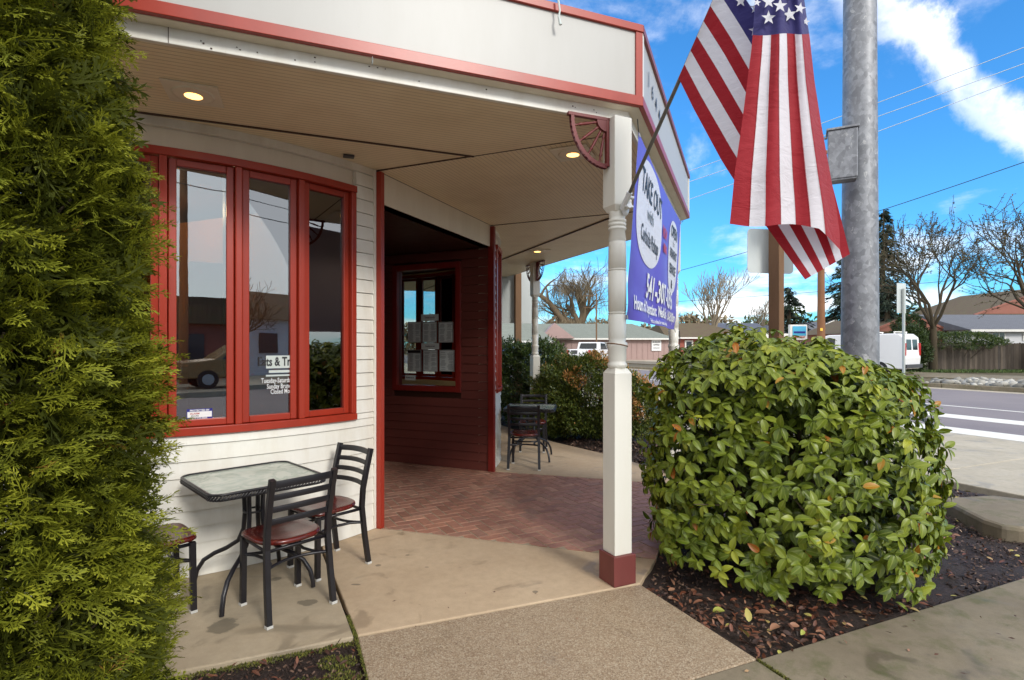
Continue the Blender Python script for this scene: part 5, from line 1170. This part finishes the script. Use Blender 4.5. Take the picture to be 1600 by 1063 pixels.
for i in range(2000):
    a = RNG.uniform(0, 6.28); r = RNG.uniform(0, 1)**.5; cx_, cy_ = [(-.83, 2.66), (-1.0, 2.6), (-.9, 2.8)][i % 3]; ms.append((cx_+.10*r*math.cos(a), cy_+.07*r*math.sin(a), -.03))
for i in range(1400):
    t = RNG.uniform(0, .9); p = L0+nL*t+uL*RNG.uniform(-.012, .002); ms.append((p.x, p.y, -.008))
for i in range(1800):
    t = RNG.uniform(0, 1.35); p = Vector((-.863, 3.012, 0)).lerp(Vector((-1.6, 4.5, 0)), RNG.uniform(0, .25)**1.3) if i % 2 else Vector((-.861, 3.0, 0)).lerp(Vector((-.6, 2.42, 0)), RNG.uniform(0, 1)); ms.append((p.x+RNG.uniform(-.007, .007), p.y, -.014))
tufts('moss', 'moss', ms, .014, .8, kind='stuff')
# ============================================================ ACROSS THE ROAD
# river rocks in the strip beside the far kerb
def rocks():
    bm = bmesh.new(); bmesh.ops.create_icosphere(bm, subdivisions=1, radius=1); tv = np.array([v.co[:] for v in bm.verts]); tf = np.array([[v.index for v in f.verts] for f in bm.faces]); bm.free()
    n = 1500; a = RNG.uniform(-12, 14, n); c = RNG.uniform(24.6, 28.3, n); P = np.array([tuple(sp(ci, ai)) for ci, ai in zip(c, a)]); P[:, 2] = .10+RNG.uniform(0, .08, n)
    V = tv*np.array([1, .75, .5]); scatter('river_rocks', V, tf, P, RNG.normal(0, 1, (n, 3))*np.array([1, 1, .2]), RNG.normal(0, .4, n), RNG.uniform(.09, .26, n), 'rock', None, RNG.uniform(0, 1, n), smooth=True, kind='stuff')
rocks()
# grass verge by the fence
pts = []
for i in range(9000): x = RNG.uniform(22, 46); pts.append((x, 32.2+RNG.uniform(-1.6, .5)-(x-24)*.03, .12))
tufts('verge_grass', 'grassm', pts, .16, .5, kind='stuff')
# fence of vertical boards
fa, fb_ = Vector((23.6, 33.0, .12)), Vector((46, 31.6, .12)); fence = empty('wooden_fence', fa, label='grey weathered fence of upright boards across the road', cat='fence')
n = int((fb_-fa).length/.147); fd = (fb_-fa).normalized(); fn = Vector((fd.y, -fd.x, 0))
for i in range(n):
    h = 1.68+random.uniform(-.035, .035); p = fa+fd*(i*.147); mb = MB(); a_ = random.uniform(0, .008); w = .138
    q_ = [p-fn*a_, p+fd*w-fn*a_]; k = fn*-.018; poly = lambda z: [q_[0]+Z*z, q_[1]+Z*z, q_[1]+k+Z*z, q_[0]+k+Z*z]
    mb.hexa(poly(-.02), poly(h)); t_ = [q_[0]+Z*h, q_[1]+Z*h, q_[1]+k+Z*h, q_[0]+k+Z*h]; m1 = [q_[0].lerp(q_[1], .3)+Z*(h+.04), q_[0].lerp(q_[1], .7)+Z*(h+.04), q_[0].lerp(q_[1], .7)+k+Z*(h+.04), q_[0].lerp(q_[1], .3)+k+Z*(h+.04)]; mb.hexa(t_, m1)
    mb.build('fence_board', 'fence_wood', fence)
for z in (.4, 1.35): mb = MB(); mb.wall(fa-fn*.03, fb_-fn*.03, z, z+.09, .04, -1); mb.build('rail', 'fence_wood', fence)

# ---- houses
def window(par, c, ux, w, h, n, mull=1, trim='trimw'):
    f = MB(); f.box(c+n*.03, (w+.16, .06, h+.16), basis=(ux, n, Z)); fr = f.build('window', trim, par); MB().box(c+n*.065, (w, .012, h), basis=(ux, n, Z)).build('pane', 'winglass', fr)
    mb = MB(); mb.box(c+n*.08, (.05, .02, h), basis=(ux, n, Z)); mb.build('glazing_bar', trim, fr)
def house(name, x0, x1, Y0, Y1, ze, zr, wall, roof, label, gable='x', over=.4, hipL=0, hipR=0, z0=.12, siding=0):
    r = empty(name, ((x0+x1)/2, Y0, z0), label=label, cat='house'); MB().prism([(x0, Y0), (x1, Y0), (x1, Y1), (x0, Y1)], z0-.3, ze).build('wall', wall, r)
    ym = (Y0+Y1)/2; xm = (x0+x1)/2; mb = MB(); o = over
    if gable == 'x': # ridge along x
        a, b = x0-o, x1+o; v = [(a, Y0-o, ze-.1), (b, Y0-o, ze-.1), (b, Y1+o, ze-.1), (a, Y1+o, ze-.1), (a+hipL, ym, zr), (b-hipR, ym, zr)]
        mb.add(v, [(0, 1, 5, 4), (2, 3, 4, 5), (1, 2, 5), (3, 0, 4), (3, 2, 1, 0)])
    else: # ridge along y, gable end faces the street
        a, b = Y0-o, Y1+o; v = [(x0-o, a, ze-.1), (x1+o, a, ze-.1), (x1+o, b, ze-.1), (x0-o, b, ze-.1), (xm, a, zr), (xm, b, zr)]
        mb.add(v, [(1, 2, 5, 4), (3, 0, 4, 5), (3, 2, 1, 0), (2, 3, 5), (0, 1, 4)])
        g = MB(); g.add([(x0, Y0-.02, ze-.12), (x1, Y0-.02, ze-.12), (xm, Y0-o-.03, zr-.22)], [(0, 1, 2)]); g.add([(x0-.2, a-.02, ze), (x1+.2, a-.02, ze), (xm, a-.02, zr-.16)], [(0, 1, 2)]); g.build('gable', wall, r)
        for s, xx in ((-1, x0-o), (1, x1+o)):
            f = MB(); f.tube([(xx, a-.03, ze-.1), (xm, a-.03, zr)], .11, 4); f.build('barge_board', 'trimw' if wall != 'redhouse' else 'redhouse', r)
    mb.build('roof', roof, r)
    if gable == 'x': MB().wall((x0-o, Y0-o-.02), (x1+o, Y0-o-.02), ze-.25, ze-.08, .06).build('gutter', 'trimw', r)
    if siding:
        mb = MB(); x = x0
        while x < x1: mb.box((x, Y0-.02, (z0+ze)/2), (.05, .04, ze-z0-.3)); x += siding
        mb.build('battens', wall, r)
    return r
nY = Vector((0, -1, 0)); uX = Vector((1, 0, 0))
h = house('pink_building', 3.6, 17.4, 60, 70, 2.62, 4.35, 'pink', 'roof_green', 'long low pink building with a grey green roof, behind the white pickup', hipR=3.6, over=.5, siding=.6)
g = MB(); g.add([(3.0, 57.9, 2.5), (6.7, 57.9, 2.5), (4.55, 57.9, 4.15), (3.0, 62, 2.5), (6.7, 62, 2.5), (4.55, 63, 4.2)], [(0, 1, 2), (1, 4, 5, 2), (3, 0, 2, 5)]); g.build('porch_gable', 'pink', h)
window(h, Vector((9.35, 60, 1.55)), uX, .95, .95, nY); window(h, Vector((10.35, 60, 1.55)), uX, .55, .95, nY)
s = MB(); s.box((14.9+1.0, 59.9, 1.75), (1.05, .06, 1.2)); so_ = s.build('sign_board', 'ink_white', h); put_text('lettering', 'BUSINESS', .2, 'ink', so_, frame_fn((15.9, 59.85, 2.1), uX, Z), 1, .004); put_text('lettering', 'OFFICE', .2, 'ink', so_, frame_fn((15.9, 59.85, 1.8), uX, Z), 1, .004); put_text('lettering', 'PARKING', .17, 'ink_grey', so_, frame_fn((15.9, 59.85, 1.45), uX, Z), 1, .002)
s = MB(); s.box((11.9, 59.9, 1.35), (.95, .06, 1.3)); so_ = s.build('sign_board', 'ink_white', h); MB().box((11.9, 59.85, .95), (.85, .03, .4)).build('sign_band', 'ink_blue', so_)
h = house('brick_building', 18.0, 27.5, 62, 72, 2.75, 4.5, 'brickwall', 'roof_brown', 'low red brick building with a mossy brown roof and white door', hipL=.5, hipR=4.5, over=.6)
d_ = MB(); d_.box((20.15, 61.95, 1.25), (.95, .08, 2.15)); d0 = d_.build('door', 'trimw', h); MB().box((20.15, 61.9, 1.7), (.6, .03, .95)).build('pane', 'winglass', d0)
for x, z, w, hh in ((21.3, 2.2, .5, .35), (22.1, 2.05, .45, .2), (22.0, 1.3, 1.1, .45)): MB().box((x, 61.93, z), (w, .04, hh)).build('small_sign', 'ink_white', h)
h = house('blue_roof_house', 27.5, 37, 78, 88, 3.4, 5.2, 'beige', 'roof_blue', 'house with a dark blue grey roof behind the brick building', hipL=3)
window(h, Vector((31, 78, 2)), uX, 1.2, 1.2, nY)
# storefront strip
sf = empty('storefront', (28, 58, .12), label='low storefront with a white fascia and tall windows behind the camellia top', cat='shop'); MB().box((29, 62, 1.3), (11, 6, 2.6)).build('wall', 'brickwall', sf); MB().box((29.1, 58.7, 2.75), (12, 1.8, .5)).build('canopy', 'trimw', sf); MB().box((29.1, 58.7, 2.45), (12, 1.76, .10)).build('canopy_soffit', 'pink', sf)
for i in range(7): window(sf, Vector((24.6+i*1.45, 59, 1.3)), uX, 1.1, 1.7, nY)
sg = empty('pylon_sign', (25.0, 47.6, .12), label='white framed sign with a cyan picture on a short post beyond the camellia', cat='sign')
MB().box((25.0, 47.6, 1.0), (.22, .2, 1.9)).build('post', 'trimw', sg); MB().box((25.0, 47.6, 2.85), (1.5, .35, 1.35)).build('cabinet', 'trimw', sg, bevel=.03); MB().box((25.04, 47.40, 2.98), (1.16, .05, .82)).build('sign_face', 'sign_cyan', sg)
MB().box((25.04, 47.36, 2.86), (1.0, .03, .16)).build('sign_swash', 'ink_blue', sg); MB().box((25.04, 47.36, 2.45), (.95, .03, .07)).build('sign_line', 'ink_red', sg)
h = house('beige_house', 43, 54, 82, 92, 3.1, 5.6, 'beige', 'roof_grey', 'beige house with a grey gabled roof beyond the utility pole', gable='y'); house('grey_roof_house', 33.5, 43, 70, 80, 2.9, 4.6, 'beige', 'roof_grey', 'house with a low grey roof between the pylon sign and the utility pole', hipL=2, hipR=2)
h = house('rust_house', 26.9, 32.6, 41, 50, 2.75, 3.95, 'redhouse', 'roof_brown', 'rust coloured house whose gable rises over the fence behind the white van', gable='y')
h = house('white_house', 32.5, 48, 38.5, 48, 2.9, 4.15, 'whitehouse', 'roof_grey', 'white sided house with a grey roof behind the board fence', hipL=.1)
for x in (34.4, 36.6): window(h, Vector((x, 38.5, 2.35)), uX, .8, .5, nY)
MB().tube([(32.6, 38.2, 2.75), (32.8, 38.3, 2.4), (32.5, 38.42, 2.2), (32.5, 38.42, .3)], .05, 6).build('downpipe', 'trimw', h)
h = house('brown_gable_house', 42.5, 57, 50, 60, 4.6, 7.2, 'redhouse', 'roof_brown', 'taller rust house with a wide gable behind the white house', gable='y')
h = house('blue_shed', -1.2, 3.4, 48, 56, 2.2, 4.0, 'bluewall', 'roof_green', 'blue walled building with a pale roof left of the pink building', hipR=2)
h = house('pale_house', -8, -1.5, 52, 60, 2.4, 4.4, 'whitehouse', 'roof_grey', 'pale house behind the dark shrubs at the far end of the porch')
# bands of far trees
def treeline(name, x0, x1, Y, zt, mat, n, size, lab, lo=0, hi=1):
    x = RNG.uniform(x0, x1, n); hh = zt*(.72+.18*np.sin(x*.23+Y)+.12*np.sin(x*.71)); P = np.stack([x, Y+RNG.uniform(-3, 3, n), hh*RNG.uniform(0, 1, n)**.8], 1)
    scatter(name, SL, SLF, P, RNG.normal(0, 1, (n, 3)), RNG.uniform(0, 6, n), RNG.uniform(.6, 1.4, n)*size, mat, None, RNG.uniform(lo, hi, n), kind='stuff')
treeline('far_treeline', -60, 60, 118, 9, 'willow', 15000, 1.0, '')
treeline('far_treeline', 40, 160, 125, 11, 'laurel', 9000, 1.3, '')
# ---- trees
def grow(mb, tips, p, d, L_, r, lev, spread, up, nchild, rg, droop=0, seg=4, shrink=.72, wob=.16, nmin=.004):
    pts = [p]; rs = [r]; q_ = p.copy(); dd = d.copy()
    for i in range(seg):
        dd = (dd+Vector((rg.gauss(0, wob), rg.gauss(0, wob), rg.gauss(0, wob)+up*.1-droop*.16))).normalized(); q_ = q_+dd*(L_/seg); pts.append(q_.copy()); rs.append(max(nmin, r*(1-.45*(i+1)/seg)))
        if lev > 0 and i >= 1:
            for _ in range(nchild if i > 1 else max(1, nchild-1)):
                if rg.random() < .85:
                    a = Vector((rg.gauss(0, 1), rg.gauss(0, 1), rg.gauss(0, .7))); a = (a-dd*a.dot(dd)).normalized(); nd = (dd*math.cos(spread)+a*math.sin(spread)+Z*up*.15).normalized()
                    grow(mb, tips, q_.copy(), nd, L_*shrink*rg.uniform(.75, 1.15), rs[-1]*.62, lev-1, spread, up, nchild, rg, droop, seg, shrink, wob, nmin)
    mb.tube(pts, rs, 4 if lev < 2 else 7, cap=False)
    if lev <= 1: tips.append((pts, rs[-1]))
def bare_tree(name, c, H, r, lev, nchild, spread, seed, label, barkm, twig=None, tn=0, tsize=.1, trunk=.25, up=.5, limbs=5, droop=0, grp=None, lean=(0, 0), tmat='moss_leaf', wob=.16, nmin=.01):
    rg = random.Random(seed); rt = empty(name, c, label=label, cat='tree', group=grp); c = Vector(c); mb = MB(); t0_ = Vector((lean[0], lean[1], 1)).normalized(); top = c+t0_*H*trunk
    MB().tube([c-Z*.2, c.lerp(top, .5)+Vector((rg.gauss(0, .03), 0, 0))*H*.2, top], [r*1.15, r, r*.85], 10).build('trunk', barkm, rt); tips = []
    for i in range(limbs):
        a = 6.28*i/limbs+rg.uniform(-.4, .4); s_ = rg.uniform(.25, 1.0)*spread*1.3; d = Vector((math.cos(a)*math.sin(s_), math.sin(a)*math.sin(s_), math.cos(s_)))
        grow(mb, tips, top-t0_*rg.uniform(0, .12)*H*trunk, d, H*(1-trunk)*.48*rg.uniform(.8, 1.1), r*.55, lev, spread, up, nchild, rg, droop, wob=wob, nmin=nmin)
    # keep the crown at the wanted height
    zs = max(v[2] for v in mb.v); k = (c.z+H-top.z)/(zs-top.z)
    f = lambda v: (top.x+(v[0]-top.x)*k, top.y+(v[1]-top.y)*k, top.z+(v[2]-top.z)*k); mb.v = [f(v) for v in mb.v]; mb.build('crown', barkm, rt)
    if twig:
        P = []; D = []
        for i in range(tn):
            pts, _ = rg.choice(tips); j = rg.randrange(len(pts)-1); q_ = pts[j].lerp(pts[j+1], rg.random()); q_ = Vector(f(q_)); P.append(tuple(q_+Vector((rg.gauss(0, .04), rg.gauss(0, .04), rg.gauss(0, .04))))); D.append((rg.gauss(0, 1), rg.gauss(0, 1), rg.gauss(0, .6) if twig != 'hang' else -2.5))
        P = np.array(P); D = np.array(D); n = len(P)
        if twig == 'hang': tv = SL*np.array([.035, 1, .3]); scatter('hanging_twigs', tv, SLF, P, D, RNG.uniform(0, 6, n), RNG.uniform(.3, 1.2, n)*tsize, tmat, rt, RNG.uniform(0, 1, n), kind='stuff')
        else: scatter('twig_leaves', SL, SLF, P, D, RNG.uniform(0, 6, n), RNG.uniform(.4, 1.3, n)*tsize, tmat, rt, RNG.uniform(0, 1, n), kind='stuff')
    return rt
bare_tree('mossy_tree', (25.0, 32.3, .12), 10.6, .21, 3, 2, .62, 4, 'mossy bare tree rising in front of the fence beside the narrow aluminium sign', 'bark', 'l', 5200, .13, .25, .5, 5, nmin=.014)
bare_tree('mossy_tree', (31.2, 31.0, .12), 11.4, .26, 3, 2, .70, 9, 'spreading mossy tree at the right edge above the white house', 'bark', 'l', 8000, .13, .22, .3, 7, nmin=.015)
bare_tree('willow_tree', (9.8, 78, .12), 14.5, .95, 3, 2, .66, 12, 'big bare willow with a leaning limb behind the pink building roof', 'bark_willow', 'hang', 4500, 2.0, .28, .3, 5, tmat='willow', nmin=.03)
wl2 = MB(); 
wr = [o for o in bpy.data.objects if o.name == 'willow_tree'][0]
wl2.tube([(9.0, 78, 3.0), (6.8, 78, 6.0), (5.3, 78, 8.0), (3.2, 78, 9.6), (1.6, 78.5, 10.6)], [.55, .46, .38, .26, .10], 8); tp_ = []
for p0_, d0_ in (((3.2, 78, 9.6), (-.4, 0, .8)), ((5.3, 78, 8.0), (-.2, .2, 1)), ((1.6, 78.5, 10.6), (-.9, 0, .1)), ((4.2, 78, 9), (.3, -.3, .9)), ((6.8, 78, 6), (-.8, -.3, -.1))): grow(wl2, tp_, Vector(p0_), Vector(d0_).normalized(), 3.0, .2, 2, .6, .2, 2, random.Random(3), .6, nmin=.03)
wl2.build('leaning_limb', 'bark_willow', wr)
n = 2000; P = []; rg = random.Random(8)
for i in range(n): pts_, _ = rg.choice(tp_); P.append(tuple(rg.choice(pts_)))
scatter('hanging_twigs', SL*np.array([.035, 1, .3]), SLF, np.array(P), RNG.normal(0, .5, (n, 3))+np.array([0, 0, -2.0]), RNG.uniform(0, 6, n), RNG.uniform(.6, 2.4, n), 'willow', wr, RNG.uniform(0, 1, n), kind='stuff')
P = np.stack([RNG.normal(9.5, 2.6, 3500), RNG.uniform(76, 80, 3500), RNG.uniform(2, 6.0, 3500)], 1); scatter('hanging_twigs', SL*np.array([.05, 1, .3]), SLF, P, RNG.normal(0, .4, (3500, 3))+np.array([0, 0, -2.0]), RNG.uniform(0, 6, 3500), RNG.uniform(.8, 2.2, 3500), 'willow', wr, RNG.uniform(0, 1, 3500), kind='stuff')
bare_tree('bare_tree', (25.9, 70.5, .12), 12.2, .42, 3, 2, .42, 21, 'tall bare tree with upright limbs behind the brick building', 'bark_pale', trunk=.26, up=1.1, limbs=5, nmin=.03)
bare_tree('bare_tree', (38.5, 84, .12), 9.6, .32, 3, 2, .5, 33, 'smaller pale bare tree left of the square wooden sign post', 'bark_pale', trunk=.3, up=.8, limbs=4, nmin=.03)
def fir(c, H, Rb, label, n, seed, flat=.25, size=.55):
    rt = empty('fir_tree', c, label=label, cat='tree', group='dark firs across the road'); c = Vector(c); MB().tube([c-Z*.2, c+Z*H*.98], [.45, .05], 8).build('trunk', 'bark', rt); rg = np.random.default_rng(seed); P = []; D = []; mb = MB()
    nb = int(H*9)
    for b in range(nb):
        z = H*(.06+.93*(b/nb)**.95); a = rg.uniform(0, 6.28); L_ = Rb*(1-(z/H)**1.25)*rg.uniform(.6, 1.1)+.25; d = np.array([math.cos(a), math.sin(a), 0]); m = max(6, int(n/nb*(L_/Rb+.15)*1.5)); s = rg.uniform(.05, 1, m)
        side = rg.normal(0, .13, m)*L_*(1.1-s); perp = np.array([-d[1], d[0], 0]); zz = z+L_*(.12*s-.42*s**2*.8)+rg.normal(0, .12, m)
        p = np.array([c.x, c.y, 0])+d*(s*L_)[:, None]+perp*side[:, None]; p[:, 2] = zz+c.z; P.append(p); dd = d+perp*(side/L_*3)[:, None]+rg.normal(0, .25, (m, 3)); dd[:, 2] -= .5; D.append(dd)
        mb.tube([c+Z*z, c+Z*(z+L_*.04)+Vector(d)*L_*.5, c+Z*(z-L_*.2)+Vector(d)*L_*.95], [.06, .04, .015], 4)
    mb.build('limbs', 'bark', rt); P = np.concatenate(P); D = np.concatenate(D); scatter('crown', SL*np.array([.7, 1, .5]), SLF, P, D, rg.normal(0, .5, len(P)), rg.uniform(.5, 1.3, len(P))*size, 'fir', rt, np.clip(rg.normal(.45, .22, len(P)), 0, 1), kind='stuff')
fir((37.0, 60, .12), 12.2, 4.6, 'broad dark fir behind the utility pole, left of the galvanised pole', 7500, 3)
fir((43.0, 63, .12), 17.5, 5.0, 'tallest dark fir, half hidden by the galvanised pole', 9500, 4); fir((33.6, 66, .12), 8.8, 3.8, 'lowest fir spreading left towards the square wooden sign post', 4500, 6); fir((29.0, 42, .12), 6.5, 2.1, 'small dense fir right of the galvanised pole above the van', 4500, 7, size=.35)
shrub('ivy_hedge', (23.1, 31.6, .1), .95, 1.35, 1.45, 16000, .11, 'laurel', 0, .45, 'dark hedge clump between the white van and the board fence', 'hedge')
shrub('ivy_hedge', (24.0, 32.9, .1), .9, 1.0, 2.5, 7000, .11, 'laurel', 0, .4, 'ivy mass hanging over the left end of the fence', 'hedge')
shrub('ivy_hedge', (27.2, 33.6, .1), 2.4, .5, 1.95, 9000, .12, 'laurel', .2, .9, 'green creeper topping the middle of the board fence', 'hedge')
shrub('ivy_hedge', (32.2, 31.5, .1), 1.5, .85, 1.0, 16000, .11, 'laurel', 0, .5, 'dark ivy hedge covering the right end of the board fence', 'hedge')
# utility pole
up_ = Vector((11.35, 20.4, 0)); ut = empty('utility_pole', (11.35, 20.4, -.05), label='brown wooden utility pole right of the flag tip, with a yellow tag', cat='pole')
up_ = at(1283, 540, 27.0); up_.z = .1; ut.location = up_
MB().lathe(tuple(up_), [(.20, -.2), (.19, 1.5), (.165, 4), (.14, 8), (.11, 12)], 16).build('shaft', 'pole_wood', ut); MB().box(up_+Vector((-.08, -.17, 2.35)), (.12, .03, .14)).build('tag', emis('yellow_tag', (.8, .5, .05), 0) , ut)
MB().box(up_+Z*11.2, (2.6, .12, .14), 20).build('crossarm', 'pole_wood', ut)
# ---- vehicles
def vehicle(name, loc, ang, prof, W_, wheels, glassq, label, cat, paintm, wr=.36, extra=None):
    """prof: side outline (x forward, z); glassq: list of (quad in x,z) side windows"""
    r = empty(name, loc, label=label, cat=cat); r.rotation_euler = (0, 0, R(ang)); n = len(prof); hw = W_/2; zb = min(p[1] for p in prof); zt = max(p[1] for p in prof)
    inset = lambda z: .13*max(0, (z-zb-.65)/(zt-zb)); vs = [(x, -hw+inset(z), z) for x, z in prof]+[(x, hw-inset(z), z) for x, z in prof]
    mb = MB(); mb.add(vs, [tuple(range(n)), tuple(range(2*n-1, n-1, -1))]+[(i, n+i, n+(i+1) % n, (i+1) % n) for i in range(n)]); me = mb.build('body', paintm, None, loc=(0, 0, 0), bevel=.05); me.parent = r
    def part(nm, mbx, mt, par=None): o = mbx.build(nm, mt, None, loc=(0, 0, 0)); o.parent = par or r; return o
    for x in wheels:
        for s in (-1, 1):
            t = MB(); y = s*(hw-.10); t.tube([(x, y-.11, wr), (x, y+.11, wr)], wr, 20); w_ = part('wheel', t, 'tyre'); t = MB(); t.tube([(x, y+s*.09, wr), (x, y+s*.125, wr)], wr*.58, 14); part('rim', t, 'rim', w_)
    for q_ in glassq:
        for s in (-1, 1):
            m_ = MB(); m_.add([(x, s*(hw-inset(z)+.008), z) for x, z in q_], [(0, 1, 2, 3) if s < 0 else (3, 2, 1, 0)]); part('side_window', m_, 'car_glass')
    if extra: extra(part, hw, inset)
    return r
vanp = [(-2.8, .35), (2.55, .35), (2.72, .55), (2.70, .98), (1.95, 1.18), (1.15, 2.02), (.8, 2.12), (-2.55, 2.15), (-2.78, 1.95), (-2.85, .9)]
def vanx(part, hw, ins):
    for s in (-1, 1):
        m_ = MB(); m_.box((-2.82, s*(hw-.12), 1.35), (.08, .16, .62)); part('tail_light', m_, 'tail'); m_ = MB(); m_.box((2.68, s*(hw-.25), .82), (.08, .35, .2)); part('headlight', m_, 'trimw'); m_ = MB(); m_.box((1.45, s*(hw+.12), 1.28), (.12, .2, .25)); part('mirror', m_, 'plastic')
        m_ = MB(); m_.add([(-2.825, s*.08, 1.25), (-2.825, s*.68, 1.25), (-2.80, s*.64, 1.85), (-2.80, s*.08, 1.85)], [(0, 1, 2, 3)]); part('rear_window', m_, 'car_glass')
    m_ = MB(); m_.add([(1.93, -.75, 1.22), (1.93, .75, 1.22), (1.2, .68, 2.0), (1.2, -.68, 2.0)], [(0, 1, 2, 3)]); m_.v = [(v[0]+.03, v[1], v[2]+.02) for v in m_.v]; part('windscreen', m_, 'car_glass')
    m_ = MB()
    for x in (-2.3, -1.2, 0): m_.box((x, 0, 2.24), (.06, 1.5, .05)); m_.box((x, -.7, 2.19), (.05, .05, .12)); m_.box((x, .7, 2.19), (.05, .05, .12))
    part('roof_rack', m_, 'trimw'); m_ = MB(); m_.box((-2.88, 0, .5), (.12, 1.9, .18)); part('bumper', m_, 'plastic')
vehicle('white_van', (18.7, 29.9, .12), 124, vanp, 2.0, (-1.75, 1.75), [[(.45, 1.22), (1.62, 1.22), (1.08, 1.92), (.45, 1.92)]], 'white work van with roof rack parked across the road behind the galvanised pole', 'van', 'car_white', .36, vanx)
pick = [(-2.8, .5), (2.7, .5), (2.8, .7), (2.75, 1.12), (1.35, 1.22), (.75, 1.82), (-.55, 1.84), (-.75, 1.30), (-2.85, 1.28), (-2.87, .7)]
def pickx(part, hw, ins):
    m_ = MB(); m_.add([(-.83, -.72, 1.34), (-.83, .72, 1.34), (-.62, .66, 1.76), (-.62, -.66, 1.76)], [(3, 2, 1, 0)]); m_.v = [(v[0]-.02, v[1], v[2]) for v in m_.v]; part('rear_window', m_, 'car_glass')
    for s in (-1, 1): m_ = MB(); m_.box((-2.84, s*(hw-.09), 1.03), (.08, .14, .4)); part('tail_light', m_, 'tail')
    m_ = MB(); m_.box((-2.90, 0, .62), (.14, 1.8, .2)); part('bumper', m_, 'rim')
    m_ = MB(); m_.box((-2.88, .35, 1.08), (.03, .5, .28)); part('tailgate_badge', m_, 'plastic')
vehicle('white_pickup', (6.35, 43.5, .12), 62, pick, 1.9, (-1.7, 1.8), [[(-.45, 1.26), (1.15, 1.26), (.7, 1.74), (-.4, 1.76)]], 'white pickup truck with dark rear window in front of the pink building', 'pickup truck', 'car_white', .38, pickx)
# sign gantry frame thin pole near the pickup
gp = at(932, 560, 50); gp.z = .1; g_ = empty('thin_street_pole', gp, label='thin dark pole with two short arms in front of the pink building', cat='pole'); MB().tube([gp, gp+Z*6.4], .07, 6).build('shaft', 'wood_post', g_); MB().tube([gp+Z*6.2, gp+Z*6.2-uX*1.15], .03, 5).build('arm', 'wood_post', g_); MB().tube([gp+Z*5.1, gp+Z*5.1-uX*1.15], .03, 5).build('arm', 'wood_post', g_)
# ---- wires
def wire(a, b, sag, r, mat, label, grp=None):
    pts = [a.lerp(b, i/24)-Z*sag*4*(i/24)*(1-i/24) for i in range(25)]; o = MB().tube(pts, r, 5).build('overhead_wire', mat); tag(o, label=label, cat='wire', group=grp); return o
wire(at(1020, 434, 42), at(1760, 197, 24), .35, .020, 'wire', 'black overhead wire passing behind the galvanised pole below its control box')
wire(at(780, 485, 60), at(1690, 420, 40), .4, .02, 'wire', 'low thin wire crossing through the mossy tree tops')
wire(at(900, 372, 40), at(1760, 58, 30), .25, .022, 'wire_pale', 'pale overhead wire, lowest of the three below the long cloud'); wire(at(900, 342, 40), at(1760, 40, 30), .25, .022, 'wire_pale', 'pale overhead wire, middle one of the three below the long cloud'); wire(at(900, 328, 40), at(1760, 12, 30), .25, .022, 'wire_pale', 'pale overhead wire, topmost of the three crossing the long cloud')
# ============================================================ WHAT THE WINDOWS MIRROR: the street behind
def ref(s, d, z=0.0): return L0+uL*s+nL*d+Z*z
rh = empty('long_low_shop', ref(0, 27), label='long low building with a brown roof, seen mirrored in the bay window', cat='shop')
def obox(name, s, d, z, sz, mat, par): return MB().box(ref(s, d, z), sz, 23.3).build(name, mat, par)
obox('wall', 0, 27, 1.5, (19, 8, 3.0), 'brickwall', rh); obox('roof_band', 0, 23, 3.15, (20, 1.2, .9), 'roof_brown', rh); obox('roof', 0, 27.5, 3.7, (19, 7, .8), 'roof_brown', rh)
for i in range(6): obox('window', -8+i*3.2, 22.96, 1.5, (1.5, .08, 1.4), 'winglass', rh)
rg_ = empty('white_gable_house', ref(16, 24), label='small white house with a brown roof, seen mirrored in the bay window', cat='house')
obox('wall', 16.5, 24, 1.6, (8, 6, 3.2), 'whitehouse', rg_)
c_ = [ref(12, 20.5, 3.1), ref(21, 20.5, 3.1), ref(21, 27.5, 3.1), ref(12, 27.5, 3.1), ref(12, 24, 4.9), ref(21, 24, 4.9)]
MB().add(c_, [(1, 0, 4, 5), (3, 2, 5, 4), (2, 1, 5), (0, 3, 4), (0, 1, 2, 3)]).build('roof', 'roof_brown', rg_)
for s_ in (13.8, 16.5, 19): obox('window', s_, 20.96, 1.8, (1.1, .1, 1.1), 'winglass', rg_)
suv = [(-2.3, .4), (2.2, .4), (2.3, .6), (2.25, .98), (1.2, 1.1), (.45, 1.62), (-1.7, 1.66), (-2.15, 1.15), (-2.3, .9)]
q_ = ref(2.4, 16.5, .05); vehicle('parked_suv', tuple(q_), 203, suv, 1.85, (-1.45, 1.4), [[(-1.65, 1.1), (.95, 1.1), (.4, 1.54), (-1.5, 1.56)]], 'gold sport utility vehicle in the street, seen mirrored in the bay window', 'car', 'car_tan', .35)
pq = ref(.9, 19.5, 0); pp_ = empty('utility_pole', pq, label='utility pole with a crossarm, seen mirrored in the bay window', cat='pole'); MB().tube([pq, pq+Z*11], [.18, .13], 10).build('shaft', 'pole_wood', pp_); MB().box(pq+Z*10.2, (2.4, .14, .16), 50).build('crossarm', 'pole_wood', pp_)
for a, b, t_ in (((-40, 17, 10), (60, 17, 10), 'highest overhead wire mirrored in the bay window'), ((-40, 18, 9.4), (60, 18, 9.4), 'second highest overhead wire mirrored in the bay window'), ((-20, 12, 7), (60, 19, 9), 'lowest slanting overhead wire mirrored in the bay window')): wire(ref(*a), ref(*b), .8, .018, 'wire', t_, 'wires mirrored in the windows')
bare_tree('bare_tree', tuple(ref(10.6, 19)), 5.5, .2, 3, 2, .55, 5, 'bare tree in front of the white house, seen mirrored in the bay window', 'bark', nmin=.012)
